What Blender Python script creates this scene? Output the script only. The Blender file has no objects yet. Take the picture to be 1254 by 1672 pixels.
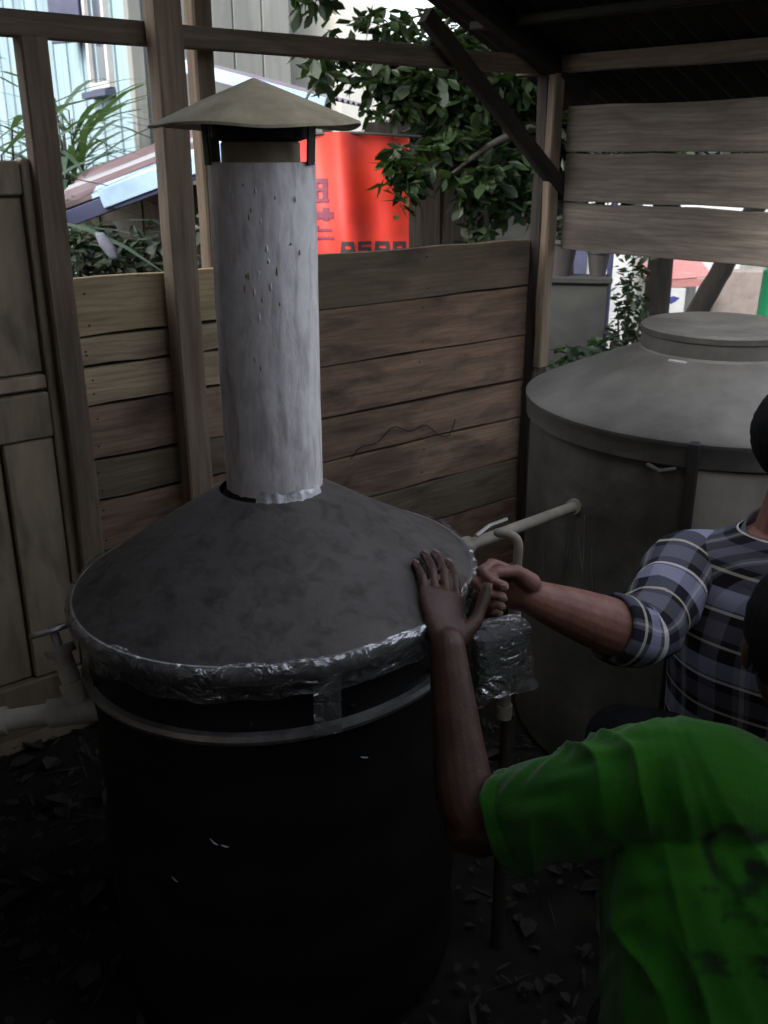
import bpy, math, random
import numpy as np
from mathutils import Vector, Matrix, noise as mnoise
R = math.radians
scene = bpy.context.scene
COL = scene.collection
rng = random.Random(11)

# ------------------------------------------------------------------ camera
EYE = 1.5
PITCH = 20.6
cam_data = bpy.data.cameras.new('camera')
cam = bpy.data.objects.new('camera', cam_data)
COL.objects.link(cam)
cam.location = (0, 0, EYE)
cam.rotation_euler = (R(90 - PITCH), 0, 0)
cam_data.sensor_fit = 'VERTICAL'
cam_data.sensor_height = 36.0
cam_data.lens = 36.0 * 1560 / 1672
cam_data.clip_start = 0.05
cam_data.clip_end = 3000
cam_data.dof.use_dof = True
cam_data.dof.focus_distance = 1.75
cam_data.dof.aperture_fstop = 9.0
scene.camera = cam

# ------------------------------------------------------------------ sky, sun, exposure
SUN_EL, SUN_AZ = 42.0, 222.0          # azimuth clockwise from +Y
world = bpy.data.worlds.new('World')
scene.world = world
world.use_nodes = True
wn = world.node_tree.nodes
wl = world.node_tree.links
wn.clear()
sky = wn.new('ShaderNodeTexSky')
sky.sky_type = 'NISHITA'
sky.sun_disc = False
sky.sun_elevation = R(SUN_EL)
sky.sun_rotation = R(SUN_AZ)
sky.air_density = 1.0
sky.dust_density = 4.0
sky.ozone_density = 1.0
bg = wn.new('ShaderNodeBackground')
bg.inputs['Strength'].default_value = 0.15
wo = wn.new('ShaderNodeOutputWorld')
hs = wn.new('ShaderNodeHueSaturation')               # hazy white overcast
hs.inputs['Saturation'].default_value = 0.40
wl.new(sky.outputs[0], hs.inputs['Color'])
wl.new(hs.outputs[0], bg.inputs['Color'])
wl.new(bg.outputs[0], wo.inputs['Surface'])

sun_data = bpy.data.lights.new('sun', 'SUN')
sun_data.energy = 0.8
sun_data.angle = R(14)
sun_data.color = (1.0, 0.96, 0.9)
sun = bpy.data.objects.new('sun', sun_data)
COL.objects.link(sun)
sd = Vector((math.sin(R(SUN_AZ)) * math.cos(R(SUN_EL)), math.cos(R(SUN_AZ)) * math.cos(R(SUN_EL)), math.sin(R(SUN_EL))))
sun.rotation_euler = sd.to_track_quat('Z', 'Y').to_euler()
sun.location = sd * 30

vs = scene.view_settings
vs.view_transform = 'Standard'
vs.look = 'None'
vs.gamma = 1.0
vs.exposure = 2.22
vs.use_curve_mapping = False
scene.cycles.use_denoising = True
scene.cycles.max_bounces = 8
scene.cycles.diffuse_bounces = 5
scene.cycles.sample_clamp_indirect = 3.0

# ------------------------------------------------------------------ helpers
def V(*a):
    return Vector(a)


class MB:
    """Collects shapes and builds ONE mesh object."""
    def __init__(self):
        self.v, self.f, self.m, self.uv = [], [], [], []

    def add(self, vs, fs, mi=0, uvs=None):
        b = len(self.v)
        self.v += [tuple(p) for p in vs]
        for f in fs:
            self.f.append(tuple(i + b for i in f))
            self.m.append(mi)
        self.uv += list(uvs) if uvs is not None else [(0.0, 0.0)] * len(vs)

    def box(self, c, s, rot=None, ch=0.004, mi=0):
        """chamfered box: centre, full size, optional 3x3 rotation"""
        hx, hy, hz = s[0] / 2, s[1] / 2, s[2] / 2
        ch = min(ch, hx * .45, hy * .45, hz * .45)
        pts = {}
        vs_, fs = [], []
        for sx in (-1, 1):
            for sy in (-1, 1):
                for sz in (-1, 1):
                    for ax in range(3):
                        p = [sx * (hx - ch), sy * (hy - ch), sz * (hz - ch)]
                        p[ax] += ch * (sx, sy, sz)[ax]
                        pts[(sx, sy, sz, ax)] = len(vs_)
                        vs_.append(p)
        for ax in range(3):
            o = [a for a in range(3) if a != ax]
            for s_ in (-1, 1):
                q = []
                for a, b in ((-1, -1), (1, -1), (1, 1), (-1, 1)):
                    k = [0, 0, 0]
                    k[ax] = s_; k[o[0]] = a; k[o[1]] = b
                    q.append(pts[tuple(k) + (ax,)])
                if (s_ < 0) != (ax == 1):
                    q.reverse()
                fs.append(q)
        for a in range(3):
            for b in range(a + 1, 3):
                c_ = 3 - a - b
                for sa in (-1, 1):
                    for sb in (-1, 1):
                        k0 = [0, 0, 0]; k1 = [0, 0, 0]
                        k0[a] = k1[a] = sa; k0[b] = k1[b] = sb
                        k0[c_] = -1; k1[c_] = 1
                        fs.append([pts[tuple(k0) + (a,)], pts[tuple(k1) + (a,)], pts[tuple(k1) + (b,)], pts[tuple(k0) + (b,)]])
        for sx in (-1, 1):
            for sy in (-1, 1):
                for sz in (-1, 1):
                    fs.append([pts[(sx, sy, sz, i)] for i in range(3)])
        M = rot if rot is not None else Matrix.Identity(3)
        c = Vector(c)
        self.add([M @ Vector(p) + c for p in vs_], fs, mi)
        return self

    def loft(self, rings, mi=0, caps=True, uvs=None, closed=True):
        n = len(rings[0])
        vs_ = [p for r in rings for p in r]
        fs = []
        for i in range(len(rings) - 1):
            for j in range(n if closed else n - 1):
                k = (j + 1) % n
                fs.append((i * n + j, i * n + k, (i + 1) * n + k, (i + 1) * n + j))
        if caps:
            fs.append(tuple(reversed(range(n))))
            fs.append(tuple((len(rings) - 1) * n + j for j in range(n)))
        self.add(vs_, fs, mi, uvs)
        return self

    def tube(self, path, radii, n=12, mi=0, round_ends=False, squash=None):
        """tube through the points, radius per point"""
        path = [Vector(p) for p in path]
        if not hasattr(radii, '__len__'):
            radii = [radii] * len(path)
        rings = []
        up = None
        for i, p in enumerate(path):
            d = (path[min(i + 1, len(path) - 1)] - path[max(i - 1, 0)])
            if d.length < 1e-9:
                d = Vector((0, 0, 1))
            d.normalize()
            if up is None:
                up = Vector((0, 0, 1)) if abs(d.z) < .9 else Vector((1, 0, 0))
            a = (up - d * up.dot(d)).normalized()
            up = a
            b = d.cross(a)
            rr = radii[i]

            def ring(c, r):
                return [c + (a * math.cos(2 * math.pi * k / n) + b * math.sin(2 * math.pi * k / n)) * r for k in range(n)]
            if round_ends and i == 0:
                for t in (.12, .45, .8):
                    rings.append(ring(p - d * rr * math.cos(math.asin(t)), rr * t))
            rings.append(ring(p, rr))
            if round_ends and i == len(path) - 1:
                for t in (.8, .45, .12):
                    rings.append(ring(p + d * rr * math.cos(math.asin(t)), rr * t))
        self.loft(rings, mi)
        return self

    def lathe(self, prof, n=48, c=(0, 0, 0), mi=0, fn=None, caps=False):
        rings = []
        for r, z in prof:
            ring = []
            for k in range(n):
                a = 2 * math.pi * k / n
                p = Vector((r * math.cos(a), r * math.sin(a), z))
                if fn:
                    p = fn(p, a)
                ring.append(p + Vector(c))
            rings.append(ring)
        self.loft(rings, mi, caps=caps)
        return self

    def ellipsoid(self, c, r, rot=None, nu=20, nv=14, mi=0):
        M = rot if rot is not None else Matrix.Identity(3)
        rings = []
        for i in range(nv + 1):
            t = math.pi * (0.02 + 0.96 * i / nv)
            rings.append([Vector(c) + M @ Vector((r[0] * math.sin(t) * math.cos(2 * math.pi * k / nu),
                                                  r[1] * math.sin(t) * math.sin(2 * math.pi * k / nu),
                                                  -r[2] * math.cos(t))) for k in range(nu)])
        self.loft(rings, mi)
        return self

    def build(self, name, mats, parent=None, loc=(0, 0, 0), rot=(0, 0, 0), smooth=False, uv=False):
        me = bpy.data.meshes.new(name)
        me.from_pydata(self.v, [], self.f)
        if not isinstance(mats, (list, tuple)):
            mats = [mats]
        for m in mats:
            me.materials.append(m)
        if len(mats) > 1:
            me.polygons.foreach_set('material_index', self.m)
        if smooth:
            me.polygons.foreach_set('use_smooth', [True] * len(me.polygons))
            if smooth != 'all':
                me.set_sharp_from_angle(angle=R(38))
        if uv:
            lay = me.uv_layers.new(name='UVMap')
            for l in me.loops:
                lay.data[l.index].uv = self.uv[l.vertex_index]
        me.update()
        o = bpy.data.objects.new(name, me)
        COL.objects.link(o)
        o.location = loc
        o.rotation_euler = rot
        if parent is not None:
            o.parent = parent
        return o


def empty(name, label, cat, loc=(0, 0, 0), rot=(0, 0, 0), group=None):
    o = bpy.data.objects.new(name, None)
    COL.objects.link(o)
    o.location = loc
    o.rotation_euler = rot
    return tag(o, label, cat, group)


def tag(o, label, cat, group=None):
    o['label'] = label
    o['category'] = cat
    if group:
        o['group'] = group
    return o


def remesh(o, voxel, smooth_it=2):
    """fuse the lofts of an object into one continuous skin"""
    m = o.modifiers.new('r', 'REMESH')
    m.mode = 'VOXEL'
    m.voxel_size = voxel
    m.use_smooth_shade = True
    s = o.modifiers.new('s', 'SMOOTH')
    s.factor = .5
    s.iterations = smooth_it
    dg = bpy.context.evaluated_depsgraph_get()
    me = bpy.data.meshes.new_from_object(o.evaluated_get(dg))
    old = o.data
    mats = list(old.materials)
    o.modifiers.clear()
    me.name = old.name
    o.data = me
    if not me.materials:
        for mm in mats:
            me.materials.append(mm)
    me.polygons.foreach_set('use_smooth', [True] * len(me.polygons))
    return me


def spline(pts, k=6):
    """Catmull-Rom through rows of numbers"""
    P = [np.array(p, float) for p in pts]
    P = [2 * P[0] - P[1]] + P + [2 * P[-1] - P[-2]]
    out = []
    for i in range(1, len(P) - 2):
        for j in range(k):
            t = j / k
            a, b, c, d = P[i - 1], P[i], P[i + 1], P[i + 2]
            out.append(.5 * (2 * b + (c - a) * t + (2 * a - 5 * b + 4 * c - d) * t * t + (3 * b - a - 3 * c + d) * t ** 3))
    out.append(P[-2])
    return out


# ------------------------------------------------------------------ materials
def mat(name, c1, c2=None, rough=.8, metal=0., scale=6., stretch=(1, 1, 1), bump=.15, bscale=None, spec=.4,
        dirt=None, dirt_scale=2., dirt_amt=.5, detail=6., per_object=False, streak=None, rough_var=0.):
    m = bpy.data.materials.new(name)
    m.use_nodes = True
    N, L = m.node_tree.nodes, m.node_tree.links
    b = N['Principled BSDF']
    b.inputs['Roughness'].default_value = rough
    b.inputs['Metallic'].default_value = metal
    b.inputs['Specular IOR Level'].default_value = spec
    tc = N.new('ShaderNodeTexCoord')
    mp = N.new('ShaderNodeMapping')
    mp.inputs['Scale'].default_value = stretch
    L.new(tc.outputs['Object'], mp.inputs['Vector'])
    vec = mp.outputs[0]
    if per_object:
        oi = N.new('ShaderNodeObjectInfo')
        cx = N.new('ShaderNodeCombineXYZ')
        mu = N.new('ShaderNodeMath'); mu.operation = 'MULTIPLY'; mu.inputs[1].default_value = 37.
        L.new(oi.outputs['Random'], mu.inputs[0])
        for i in range(3):
            L.new(mu.outputs[0], cx.inputs[i])
        ad = N.new('ShaderNodeVectorMath'); ad.operation = 'ADD'
        L.new(vec, ad.inputs[0]); L.new(cx.outputs[0], ad.inputs[1])
        vec = ad.outputs[0]
    n1 = N.new('ShaderNodeTexNoise')
    n1.inputs['Scale'].default_value = scale
    n1.inputs['Detail'].default_value = detail
    n1.inputs['Roughness'].default_value = .62
    L.new(vec, n1.inputs['Vector'])
    c2 = c2 or tuple(x * .6 for x in c1)
    rp = N.new('ShaderNodeValToRGB')
    rp.color_ramp.elements[0].position = .33
    rp.color_ramp.elements[1].position = .68
    rp.color_ramp.elements[0].color = (*c2, 1)
    rp.color_ramp.elements[1].color = (*c1, 1)
    L.new(n1.outputs['Fac'], rp.inputs[0])
    out = rp.outputs[0]

    def mix(fac, col, a):
        mx = N.new('ShaderNodeMix'); mx.data_type = 'RGBA'
        L.new(fac, mx.inputs[0]); L.new(a, mx.inputs[6]); mx.inputs[7].default_value = (*col, 1)
        return mx.outputs[2]
    if dirt is not None:
        n2 = N.new('ShaderNodeTexNoise')
        n2.inputs['Scale'].default_value = dirt_scale
        n2.inputs['Detail'].default_value = 5
        n2.inputs['Distortion'].default_value = .6
        if streak:
            mp2 = N.new('ShaderNodeMapping'); mp2.inputs['Scale'].default_value = streak
            L.new(tc.outputs['Object'], mp2.inputs['Vector'])
            if per_object:
                ad2 = N.new('ShaderNodeVectorMath'); ad2.operation = 'ADD'
                L.new(mp2.outputs[0], ad2.inputs[0]); L.new(cx.outputs[0], ad2.inputs[1])
                L.new(ad2.outputs[0], n2.inputs['Vector'])
            else:
                L.new(mp2.outputs[0], n2.inputs['Vector'])
        else:
            L.new(vec if not per_object else ad.outputs[0], n2.inputs['Vector'])
        r2 = N.new('ShaderNodeValToRGB')
        r2.color_ramp.elements[0].position = .48
        r2.color_ramp.elements[1].position = .72
        r2.color_ramp.elements[0].color = (0, 0, 0, 1)
        r2.color_ramp.elements[1].color = (dirt_amt,) * 3 + (1,)
        L.new(n2.outputs['Fac'], r2.inputs[0])
        out = mix(r2.outputs[0], dirt, out)
    if per_object:
        mr = N.new('ShaderNodeMapRange')
        mr.inputs['To Min'].default_value = .78; mr.inputs['To Max'].default_value = 1.15
        L.new(oi.outputs['Random'], mr.inputs['Value'])
        sc_ = N.new('ShaderNodeVectorMath'); sc_.operation = 'SCALE'
        L.new(out, sc_.inputs[0]); L.new(mr.outputs[0], sc_.inputs['Scale'])
        out = sc_.outputs[0]
    L.new(out, b.inputs['Base Color'])
    if rough_var:
        mr2 = N.new('ShaderNodeMapRange')
        mr2.inputs['To Min'].default_value = max(.05, rough - rough_var); mr2.inputs['To Max'].default_value = min(1, rough + rough_var)
        L.new(n1.outputs['Fac'], mr2.inputs['Value'])
        L.new(mr2.outputs[0], b.inputs['Roughness'])
    if bump:
        bp = N.new('ShaderNodeBump')
        bp.inputs['Strength'].default_value = bump
        bp.inputs['Distance'].default_value = .01
        if bscale:
            n3 = N.new('ShaderNodeTexNoise')
            n3.inputs['Scale'].default_value = bscale
            n3.inputs['Detail'].default_value = 4
            L.new(vec, n3.inputs['Vector'])
            L.new(n3.outputs['Fac'], bp.inputs['Height'])
        else:
            L.new(n1.outputs['Fac'], bp.inputs['Height'])
        L.new(bp.outputs[0], b.inputs['Normal'])
    return m


def wood(name, c1, c2, dirt, amt=.7):
    m = mat(name, c1, c2, rough=.85, scale=3.2, stretch=(1.2, 12, 12), bump=.5, dirt=dirt, dirt_scale=2.8,
               streak=(1.6, 1, 6), dirt_amt=amt, per_object=True, spec=.2, detail=8)
    N, L = m.node_tree.nodes, m.node_tree.links
    b = N['Principled BSDF']
    src = b.inputs['Base Color'].links[0].from_socket
    tc = next(n for n in N if n.type == 'TEX_COORD')
    oi = next(n for n in N if n.type == 'OBJECT_INFO')
    mu = N.new('ShaderNodeMath'); mu.operation = 'MULTIPLY'; mu.inputs[1].default_value = 19.
    L.new(oi.outputs['Random'], mu.inputs[0])
    ad = N.new('ShaderNodeVectorMath'); ad.operation = 'ADD'
    cx = N.new('ShaderNodeCombineXYZ')
    for i in range(3):
        L.new(mu.outputs[0], cx.inputs[i])
    L.new(tc.outputs['Object'], ad.inputs[0]); L.new(cx.outputs[0], ad.inputs[1])

    def scaled(v):
        mp = N.new('ShaderNodeMapping'); mp.inputs['Scale'].default_value = v
        L.new(ad.outputs[0], mp.inputs['Vector'])
        return mp.outputs[0]
    vo = N.new('ShaderNodeTexVoronoi'); vo.inputs['Scale'].default_value = 1.; vo.feature = 'F1'
    L.new(scaled((2.2, .2, 4.5)), vo.inputs['Vector'])
    kn = N.new('ShaderNodeMapRange'); kn.inputs['From Min'].default_value = .03; kn.inputs['From Max'].default_value = .085
    kn.inputs['To Min'].default_value = .75; kn.inputs['To Max'].default_value = 0.
    L.new(vo.outputs['Distance'], kn.inputs['Value'])
    wv = N.new('ShaderNodeTexWave'); wv.bands_direction = 'Z'; wv.inputs['Scale'].default_value = 9.
    wv.inputs['Distortion'].default_value = 7.; wv.inputs['Detail'].default_value = 4.; wv.inputs['Detail Scale'].default_value = 1.6
    L.new(scaled((.35, 1, 2.2)), wv.inputs['Vector'])
    wr = N.new('ShaderNodeMapRange'); wr.inputs['From Min'].default_value = .0; wr.inputs['From Max'].default_value = .35
    wr.inputs['To Min'].default_value = .30; wr.inputs['To Max'].default_value = 0.
    L.new(wv.outputs['Fac'], wr.inputs['Value'])
    mxx = N.new('ShaderNodeMath'); mxx.operation = 'MAXIMUM'
    L.new(kn.outputs[0], mxx.inputs[0]); L.new(wr.outputs[0], mxx.inputs[1])
    mx = N.new('ShaderNodeMix'); mx.data_type = 'RGBA'
    L.new(mxx.outputs[0], mx.inputs[0]); L.new(src, mx.inputs[6]); mx.inputs[7].default_value = (*(x * .55 for x in c2), 1)
    L.new(mx.outputs[2], b.inputs['Base Color'])
    return m


W_PALE = wood('wood_pale', (.40, .31, .20), (.25, .185, .12), (.10, .08, .06), .5)
W_YELLOW = wood('wood_yellow', (.38, .295, .18), (.26, .195, .115), (.12, .09, .05), .5)
W_BROWN = wood('wood_brown', (.29, .19, .13), (.17, .112, .08), (.045, .036, .03), .85)
W_OLIVE = wood('wood_olive', (.215, .172, .118), (.145, .115, .08), (.05, .042, .03), .7)
W_GREY = wood('wood_grey', (.185, .158, .130), (.10, .085, .07), (.07, .06, .055), .6)
W_POST = wood('wood_post', (.20, .155, .112), (.11, .085, .062), (.07, .055, .045), .6)
W_POST_V = mat('wood_post_upright', (.215, .165, .117), (.12, .09, .064), rough=.85, scale=2.2, stretch=(26, 26, 1.4), bump=.5,
               dirt=(.07, .055, .045), dirt_scale=3, streak=(6, 6, 1), dirt_amt=.6, per_object=True, spec=.2, detail=8)
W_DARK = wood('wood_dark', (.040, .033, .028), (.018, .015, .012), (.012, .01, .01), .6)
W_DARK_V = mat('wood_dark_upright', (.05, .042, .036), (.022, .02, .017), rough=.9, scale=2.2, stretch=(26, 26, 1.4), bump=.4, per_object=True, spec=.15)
W_DOOR = mat('wood_door', (.30, .24, .165), (.225, .178, .12), rough=.8, scale=5., stretch=(5, 5, 1.2), bump=.2,
             dirt=(.06, .05, .04), dirt_scale=3.5, dirt_amt=.6, per_object=True, spec=.25)
METAL_PIPE = mat('aluminium_paint', (.80, .755, .75), (.64, .60, .60), rough=.45, metal=.0, scale=30., stretch=(2., 2., 1), bump=.10, bscale=70, detail=10,
                 dirt=(.15, .12, .115), dirt_scale=15., streak=(3.6, 3.6, .7), dirt_amt=.5, spec=.3, rough_var=.12)
METAL_CAP = mat('cap_metal', (.40, .34, .225), (.25, .21, .14), rough=.75, metal=.1, scale=18, bump=.15, dirt=(.1, .085, .06), dirt_scale=7, dirt_amt=.6)
METAL_LID = mat('lid_metal', (.120, .104, .096), (.068, .059, .055), rough=.66, metal=.2, scale=4.5, bump=.18, bscale=55, detail=12,
                dirt=(.014, .012, .011), dirt_scale=26, dirt_amt=.6, spec=.35, rough_var=.1)
METAL_BODY = mat('sooty_metal', (.018, .0165, .0165), (.009, .0085, .0085), rough=.55, metal=.25, scale=5, stretch=(1, 1, .5), bump=.15, bscale=22,
                 dirt=(.006, .005, .005), dirt_scale=3, dirt_amt=.8, spec=.35, rough_var=.15)
METAL_RIM = mat('rim_metal', (.40, .39, .385), (.17, .16, .16), rough=.34, metal=.6, scale=14, bump=.2, dirt=(.07, .06, .06), dirt_scale=10, dirt_amt=.6, rough_var=.15)
METAL_SECOND = mat('zinc_metal', (.185, .176, .158), (.070, .066, .060), rough=.6, metal=.3, scale=3.6, detail=12, bump=.25, bscale=30,
                   dirt=(.03, .026, .022), dirt_scale=2.6, dirt_amt=.9, spec=.4, rough_var=.15)
PVC = mat('old_pvc', (.30, .28, .23), (.19, .17, .135), rough=.55, scale=14, bump=.08, dirt=(.14, .115, .08), dirt_scale=16, dirt_amt=.5)
PVC_WHITE = mat('white_pvc', (.66, .63, .56), (.52, .49, .42), rough=.5, scale=14, bump=.05, dirt=(.25, .21, .15), dirt_scale=14, dirt_amt=.5)
RUST = mat('rusty_sheet', (.075, .048, .052), (.04, .022, .025), rough=.8, metal=.1, scale=5, stretch=(.6, 4, 1), bump=.1, dirt=(.10, .095, .105), dirt_scale=2, dirt_amt=.5)
SHEET_PALE = mat('pale_sheet', (.16, .175, .19), (.09, .095, .105), rough=.55, metal=.0, scale=4, stretch=(.5, 3, 1), bump=.05, dirt=(.25, .17, .16), dirt_scale=3, dirt_amt=.4)
SHEET_BLUE = mat('blue_sheet', (.26, .37, .54), (.17, .26, .42), rough=.5, scale=5, bump=.05, dirt=(.25, .3, .4), dirt_scale=7, dirt_amt=.4)
BLUE_TRIM = mat('blue_trim', (.022, .028, .075), (.014, .018, .05), rough=.6, scale=8, bump=.05)
HOUSE_BLUE = mat('pale_blue_paint', (.165, .235, .265), (.13, .19, .22), rough=.8, scale=3, stretch=(4, 4, .4), bump=.05, dirt=(.085, .12, .14), dirt_scale=2, streak=(5, 5, .5), dirt_amt=.5, per_object=True)
HOUSE_GREY = mat('grey_paint', (.17, .178, .168), (.135, .142, .134), rough=.85, scale=3, stretch=(4, 4, .4), bump=.05, dirt=(.26, .26, .24), dirt_scale=2, streak=(5, 5, .5), dirt_amt=.5, per_object=True)
CREAM = mat('cream_render', (.82, .81, .72), (.76, .75, .66), rough=.85, scale=4, bump=.05)
WHITE_TRIM = mat('white_trim', (.34, .345, .35), (.26, .265, .27), rough=.6, scale=6, bump=.03)
GLASS = mat('dark_pane', (.03, .04, .055), (.02, .028, .04), rough=.12, scale=3, bump=0, spec=.6)
SHUTTER = mat('navy_shutter', (.035, .04, .075), (.022, .025, .05), rough=.7, scale=6, bump=.05)
RED_SHEET = mat('red_tarpaulin', (.38, .022, .007), (.27, .012, .005), rough=.5, scale=6, bump=.1, dirt=(.45, .02, .03), dirt_scale=3, dirt_amt=.5, spec=.45)
PURPLE_INK = mat('purple_ink', (.12, .010, .035), (.08, .008, .024), rough=.6, scale=20, bump=0)
BLACK_INK = mat('black_ink', (.012, .012, .014), (.008, .008, .01), rough=.6, scale=20, bump=0)
NAVY_INK = mat('navy_ink', (.02, .035, .16), (.015, .02, .1), rough=.6, scale=20, bump=0)
CONCRETE = mat('concrete', (.020, .020, .022), (.011, .011, .0125), rough=.9, scale=7, bump=.3, dirt=(.05, .055, .045), dirt_scale=2.5, dirt_amt=.8)
SOIL = mat('soil', (.026, .022, .018), (.010, .009, .008), rough=.95, scale=8, bump=.8, dirt=(.012, .011, .01), dirt_scale=3, dirt_amt=.8, spec=.15)
ROAD = mat('road_dust', (.26, .25, .23), (.19, .18, .165), rough=.9, scale=3, bump=.15, dirt=(.1, .095, .09), dirt_scale=1, dirt_amt=.6)
LITTER = mat('dry_litter', (.045, .040, .036), (.013, .0115, .010), rough=.8, scale=25, bump=.1)
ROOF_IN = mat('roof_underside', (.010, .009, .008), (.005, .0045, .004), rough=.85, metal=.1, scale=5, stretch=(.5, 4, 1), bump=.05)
BARK = mat('bark', (.026, .021, .017), (.012, .010, .008), rough=.95, scale=5, stretch=(6, 6, 1), bump=.8)
CLOTH_DARK = mat('dark_cloth', (.018, .018, .022), (.01, .01, .012), rough=.95, scale=40, bump=.1, spec=.1)
HAIR = mat('black_hair', (.005, .0045, .0045), (.003, .003, .003), rough=.75, scale=60, stretch=(1, 1, .2), bump=.6, spec=.12)
GREEN_PLASTIC = mat('green_plastic', (.02, .30, .13), (.015, .24, .10), rough=.4, scale=5, bump=0)
PINK_CANVAS = mat('faded_red_canvas', (.26, .085, .08), (.23, .13, .125), rough=.85, scale=5, stretch=(1, 6, 6), bump=.05)
POT = mat('dark_pot', (.03, .028, .028), (.018, .016, .016), rough=.6, scale=10, bump=.05)
WHITE_CLOTH = mat('white_cloth', (.07, .075, .10), (.05, .05, .07), rough=.9, scale=8, bump=.1)
STEEL = mat('dull_steel', (.6, .59, .58), (.42, .41, .4), rough=.4, metal=.8, scale=12, bump=.1)
RUBBER = mat('black_tape', (.014, .013, .013), (.009, .008, .008), rough=.7, scale=12, bump=.2)
TAPE = mat('silver_tape', (.62, .6, .62), (.42, .4, .42), rough=.45, metal=.4, scale=30, bump=.5)


def skin_mat(name, c1, c2):
    m = mat(name, c1, c2, rough=.52, scale=34, bump=.10, bscale=150, spec=.4, detail=10, dirt=tuple(x * .5 for x in c2), dirt_scale=28, dirt_amt=.35)
    b = m.node_tree.nodes['Principled BSDF']
    b.inputs['Subsurface Weight'].default_value = .12
    b.inputs['Subsurface Radius'].default_value = (.01, .004, .002)
    b.inputs['Subsurface Scale'].default_value = .5
    return m


SKIN_DARK = skin_mat('brown_skin', (.078, .033, .022), (.04, .017, .012))
SKIN_LIGHT = skin_mat('tan_skin', (.24, .115, .085), (.16, .072, .052))


def leaf_mat(name, c1, c2, trans=.25):
    m = mat(name, c1, c2, rough=.5, scale=1.8, bump=0, spec=.4)
    N, L = m.node_tree.nodes, m.node_tree.links
    b = N['Principled BSDF']
    tr = N.new('ShaderNodeBsdfTranslucent')
    tr.inputs['Color'].default_value = (c1[0] * 1.6, c1[1] * 1.7, c1[2] * .8, 1)
    mx = N.new('ShaderNodeMixShader')
    mx.inputs[0].default_value = trans
    L.new(b.outputs[0], mx.inputs[1]); L.new(tr.outputs[0], mx.inputs[2])
    L.new(mx.outputs[0], N['Material Output'].inputs['Surface'])
    return m


LEAF = leaf_mat('leaf_green', (.015, .032, .008), (.006, .012, .004))
LEAF_DARK = leaf_mat('leaf_dark', (.012, .020, .008), (.005, .009, .004), .12)
LEAF_BLADE = leaf_mat('leaf_blade', (.035, .062, .03), (.014, .03, .016))


def plastic_wrap():
    m = bpy.data.materials.new('clear_plastic_wrap')
    m.use_nodes = True
    N, L = m.node_tree.nodes, m.node_tree.links
    b = N['Principled BSDF']
    b.inputs['Base Color'].default_value = (.62, .62, .64, 1)
    b.inputs['Metallic'].default_value = .75
    b.inputs['Roughness'].default_value = .14
    b.inputs['Specular IOR Level'].default_value = 1.0
    b.inputs['Coat Weight'].default_value = .8
    b.inputs['Coat Roughness'].default_value = .05
    tc = N.new('ShaderNodeTexCoord')
    n = N.new('ShaderNodeTexNoise'); n.inputs['Scale'].default_value = 20; n.inputs['Detail'].default_value = 2; n.inputs['Distortion'].default_value = 2.6
    L.new(tc.outputs['Object'], n.inputs['Vector'])
    bp = N.new('ShaderNodeBump'); bp.inputs['Strength'].default_value = .85; bp.inputs['Distance'].default_value = .018
    L.new(n.outputs['Fac'], bp.inputs['Height']); L.new(bp.outputs[0], b.inputs['Normal'])
    t = N.new('ShaderNodeBsdfTransparent')
    n2 = N.new('ShaderNodeTexNoise'); n2.inputs['Scale'].default_value = 9; n2.inputs['Detail'].default_value = 5
    L.new(tc.outputs['Object'], n2.inputs['Vector'])
    mr = N.new('ShaderNodeMapRange'); mr.inputs['From Min'].default_value = .35; mr.inputs['From Max'].default_value = .7
    mr.inputs['To Min'].default_value = .15; mr.inputs['To Max'].default_value = .85
    L.new(n2.outputs['Fac'], mr.inputs['Value'])
    mx = N.new('ShaderNodeMixShader')
    L.new(mr.outputs[0], mx.inputs[0]); L.new(t.outputs[0], mx.inputs[1]); L.new(b.outputs[0], mx.inputs[2])
    L.new(mx.outputs[0], N['Material Output'].inputs['Surface'])
    return m


WRAP = plastic_wrap()


def shirt_green():
    m = mat('green_jersey', (.016, .105, .003), (.010, .074, .002), rough=.9, scale=9, bump=.12, bscale=220, spec=.12)
    N, L = m.node_tree.nodes, m.node_tree.links
    b = N['Principled BSDF']
    src = b.inputs['Base Color'].links[0].from_socket
    at = N.new('ShaderNodeAttribute'); at.attribute_name = 'ink'
    mx = N.new('ShaderNodeMix'); mx.data_type = 'RGBA'
    L.new(at.outputs['Fac'], mx.inputs[0]); L.new(src, mx.inputs[6]); mx.inputs[7].default_value = (.005, .014, .004, 1)
    L.new(mx.outputs[2], b.inputs['Base Color'])
    b.inputs['Sheen Weight'].default_value = .15
    return m


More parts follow.
